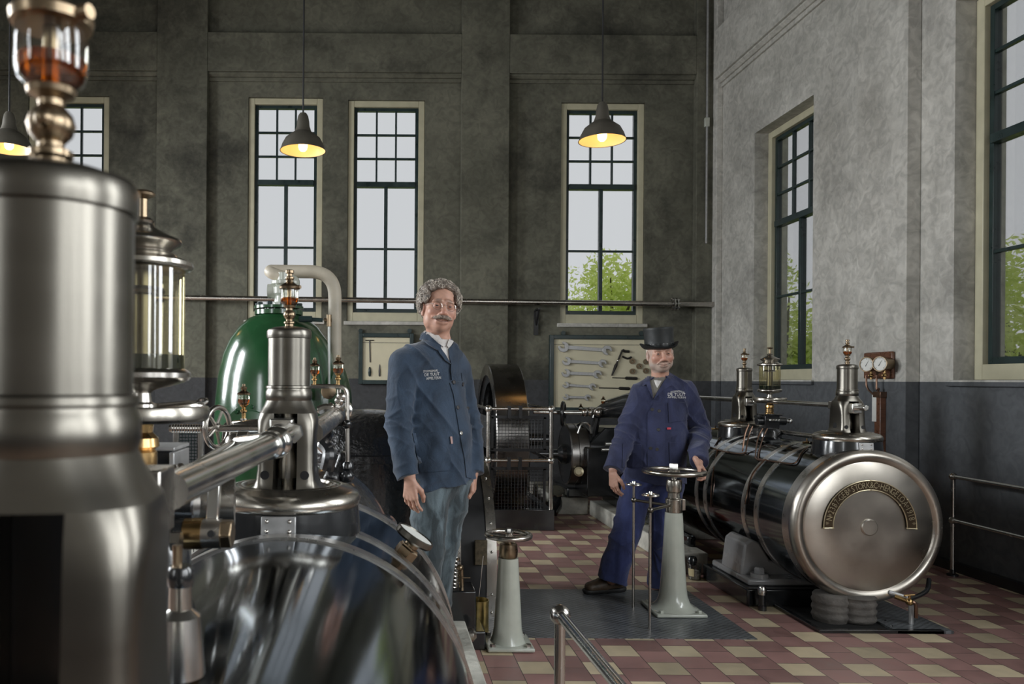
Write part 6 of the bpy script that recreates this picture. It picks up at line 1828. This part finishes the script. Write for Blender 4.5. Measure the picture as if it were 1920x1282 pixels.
    part(jk, 'front_placket', decal_px(bv, z7([(598, 720), (640, 650), (722, 640), (725, 900), (722, 1150), (598, 1150)], *B), .006), JACK_B)
    part(jk, 'chest_pocket', decal_px(bv, z7([(748, 638), (878, 638), (878, 770), (755, 785)], *B), .006), JACK_B)
    part(jk, 'patch_pocket', decal_px(bv, z7([(755, 930), (870, 930), (870, 1100), (760, 1100)], *B), .006), JACK_B)
    part(jk, 'patch_pocket', decal_px(bv, z7([(420, 935), (560, 945), (560, 1110), (415, 1110)], *B), .006), JACK_B)
    for x, y in ((633, 690), (682, 701), (677, 838), (620, 970), (668, 978)): button(jk, bv, 1060 + x / 3.885, 590 + y / 3.885, .0115)
    part(jk, 'label_tag', decal_px(bv, z7([(740, 821), (768, 821), (768, 836), (740, 836)], *B), .009), M('red_tag', (.55, .05, .08), 0, .7))
    lt = MB()
    for s, x, y, w, h, ar in (('STOOMGEMAAL', 716, 950, 196, 26, 3.0), ('DE TUUT', 700, 992, 232, 38, 0), ('APPELTERN', 700, 1030, 240, 24, 0)):
        m_ = text_px(bv, s, 1170 + x / 7.12, 600 + y / 7.12, w / 7.12, h / 7.12, tilt=.02, arch=ar); lt.add(m_.v, m_.f)
    part(jk, 'lettering', lt, THREAD, label='white printed lettering')
    lo, hi = bounds([J[k] for k in ('hp', 'h1', 'h2', 'k1', 'k2', 'a1', 'a2')], .17); lo[2] = .01
    S = SDF(lo, hi, .005)
    S.cone(J['be'], J['hp'], .15, .17, .03, flat=(bf, .7))
    for h_, k_, a_ in (('h1', 'k1', 'a1'), ('h2', 'k2', 'a2')):
        S.cone(J['hp'], J[h_], .12, .108, .03, flat=(bf, .85)); S.cone(J[h_], J[k_], .105, .088, .022); S.cone(J[k_], J[a_], .088, .092, .02, cut=(0, 1))
    folds(S, .009, 21, dict(cx=J['hp'].x, cy=J['hp'].y, zc=.8, limbs=[(J['h1'], J['k1'], .006), (J['h2'], J['k2'], .006), (J['k1'], J['a1'], .005)]), .6)
    vs, fs = S.surface(); np_part(t, 'trousers', vs, fs, TROU_B)
    for g, d in ((nv(PF(1142, 1110)), unit((-.95, -.32, 0))), (nv(PF(1246, 1104)), unit((.25, -1, 0)))):
        g[2] = .004; S = SDF(g - .26, g + .26, .0035)
        up = nv((0, 0, 1)); sd = np.cross(up, d)
        S.cone(g + up * .06 - d * .065, g + up * .052 + d * .05, .046, .046, .02); S.cone(g + up * .055 + d * .05, g + up * .042 + d * .15, .046, .036, .02, flat=(sd, 1.2)); S.cone(g + up * .07, g + up * .13 - d * .02, .045, .045, .02)
        Zm = S.block(S.lo, S.lo + .6)[3]; S.D = np.maximum(S.D, (.004 + .022) - Zm).astype(np.float32)
        vs, fs = S.surface(); sh = np_part(t, 'shoe', vs, fs, SHOE)
        S = SDF(g - .26, g + .26, .004)
        S.cone(g + up * .02 - d * .075, g + up * .02 + d * .16, .054, .044, .01, flat=(up, .62))
        Zm = S.block(S.lo, S.lo + .6)[3]; S.D = np.maximum(np.maximum(S.D, .0045 - Zm), Zm - .034).astype(np.float32)
        vs, fs = S.surface(); np_part(sh, 'sole', vs, fs, RUBBER)
        k = MB()
        for i in range(4):
            q = g + up * (.105 - i * .006) + d * (.03 + i * .022); k.tube([V(q - sd * .025 - up * .008), V(q + up * .004), V(q + sd * .025 - up * .008)], .0035, 6)
        part(sh, 'laces', k, M('tan_laces', (.30, .2, .09), 0, .8) if not bpy.data.materials.get('tan_laces') else bpy.data.materials['tan_laces'])
    # grey side hair and the top hat
    S = SDF(fr[0] - .16, fr[0] + .16, .003)
    S.ell(W(0, -.04, .02), (.082, .085, .075), .01, fr[1:]); S.ell(W(0, .07, .0), (.12, .085, .12), .01, fr[1:], 's'); S.ell(W(0, 0, .11), (.2, .2, .07), .01, fr[1:], 's')
    S.warp(lambda X, Y, Z: .0015 * np.sin(X * 500 + Z * 300) * np.sin(Y * 420))
    vs, fs = S.surface(); np_part(t, 'hair', vs, fs, CURL)
    k = MB(); n = 56; c, r_, f_, u_ = fr
    def ring(rx, ry, z, fn=None): return [V(W(rx * cos(a), -.018 + ry * sin(a), z + (fn(a) if fn else 0))) for a in (2 * pi * i / n for i in range(n))]
    curl_ = lambda a: .026 * abs(cos(a)) ** 3 - .010 * abs(sin(a)) ** 2
    z0 = .036
    R_ = [ring(.080, .096, z0 - .004), ring(.092, .110, z0 - .004, lambda a: curl_(a) * .15), ring(.110, .132, z0, lambda a: curl_(a) * .6), ring(.1205, .147, z0 + .010, curl_), ring(.123, .150, z0 + .014, curl_), ring(.120, .146, z0 + .016, curl_),
          ring(.108, .130, z0 + .006, lambda a: curl_(a) * .6), ring(.096, .113, z0 + .002, lambda a: curl_(a) * .15), ring(.0935, .110, z0 + .006), ring(.0925, .108, z0 + .05), ring(.093, .109, z0 + .09), ring(.0955, .112, z0 + .124), ring(.0965, .113, z0 + .132), ring(.094, .110, z0 + .138), ring(.06, .07, z0 + .141), ring(.01, .012, z0 + .142)]
    vs = [p for q in R_ for p in q]; fs = []
    for i in range(len(R_) - 1):
        for j in range(n): fs.append((i * n + j, i * n + (j + 1) % n, (i + 1) * n + (j + 1) % n, (i + 1) * n + j))
    fs.append(tuple((len(R_) - 1) * n + j for j in range(n)))
    ht = part(t, 'top_hat', MB().add(vs, fs), HATM, ang=50)
    R_ = [ring(.0945, .1112, z0 + .006), ring(.0952, .1118, z0 + .008), ring(.0945, .1105, z0 + .032), ring(.0925, .108, z0 + .034)]
    vs = [p for q in R_ for p in q]; fs = []
    for i in range(3):
        for j in range(n): fs.append((i * n + j, i * n + (j + 1) % n, (i + 1) * n + (j + 1) % n, (i + 1) * n + j))
    part(ht, 'hat_band', MB().add(vs, fs), HATB)
man_left()
man_right()
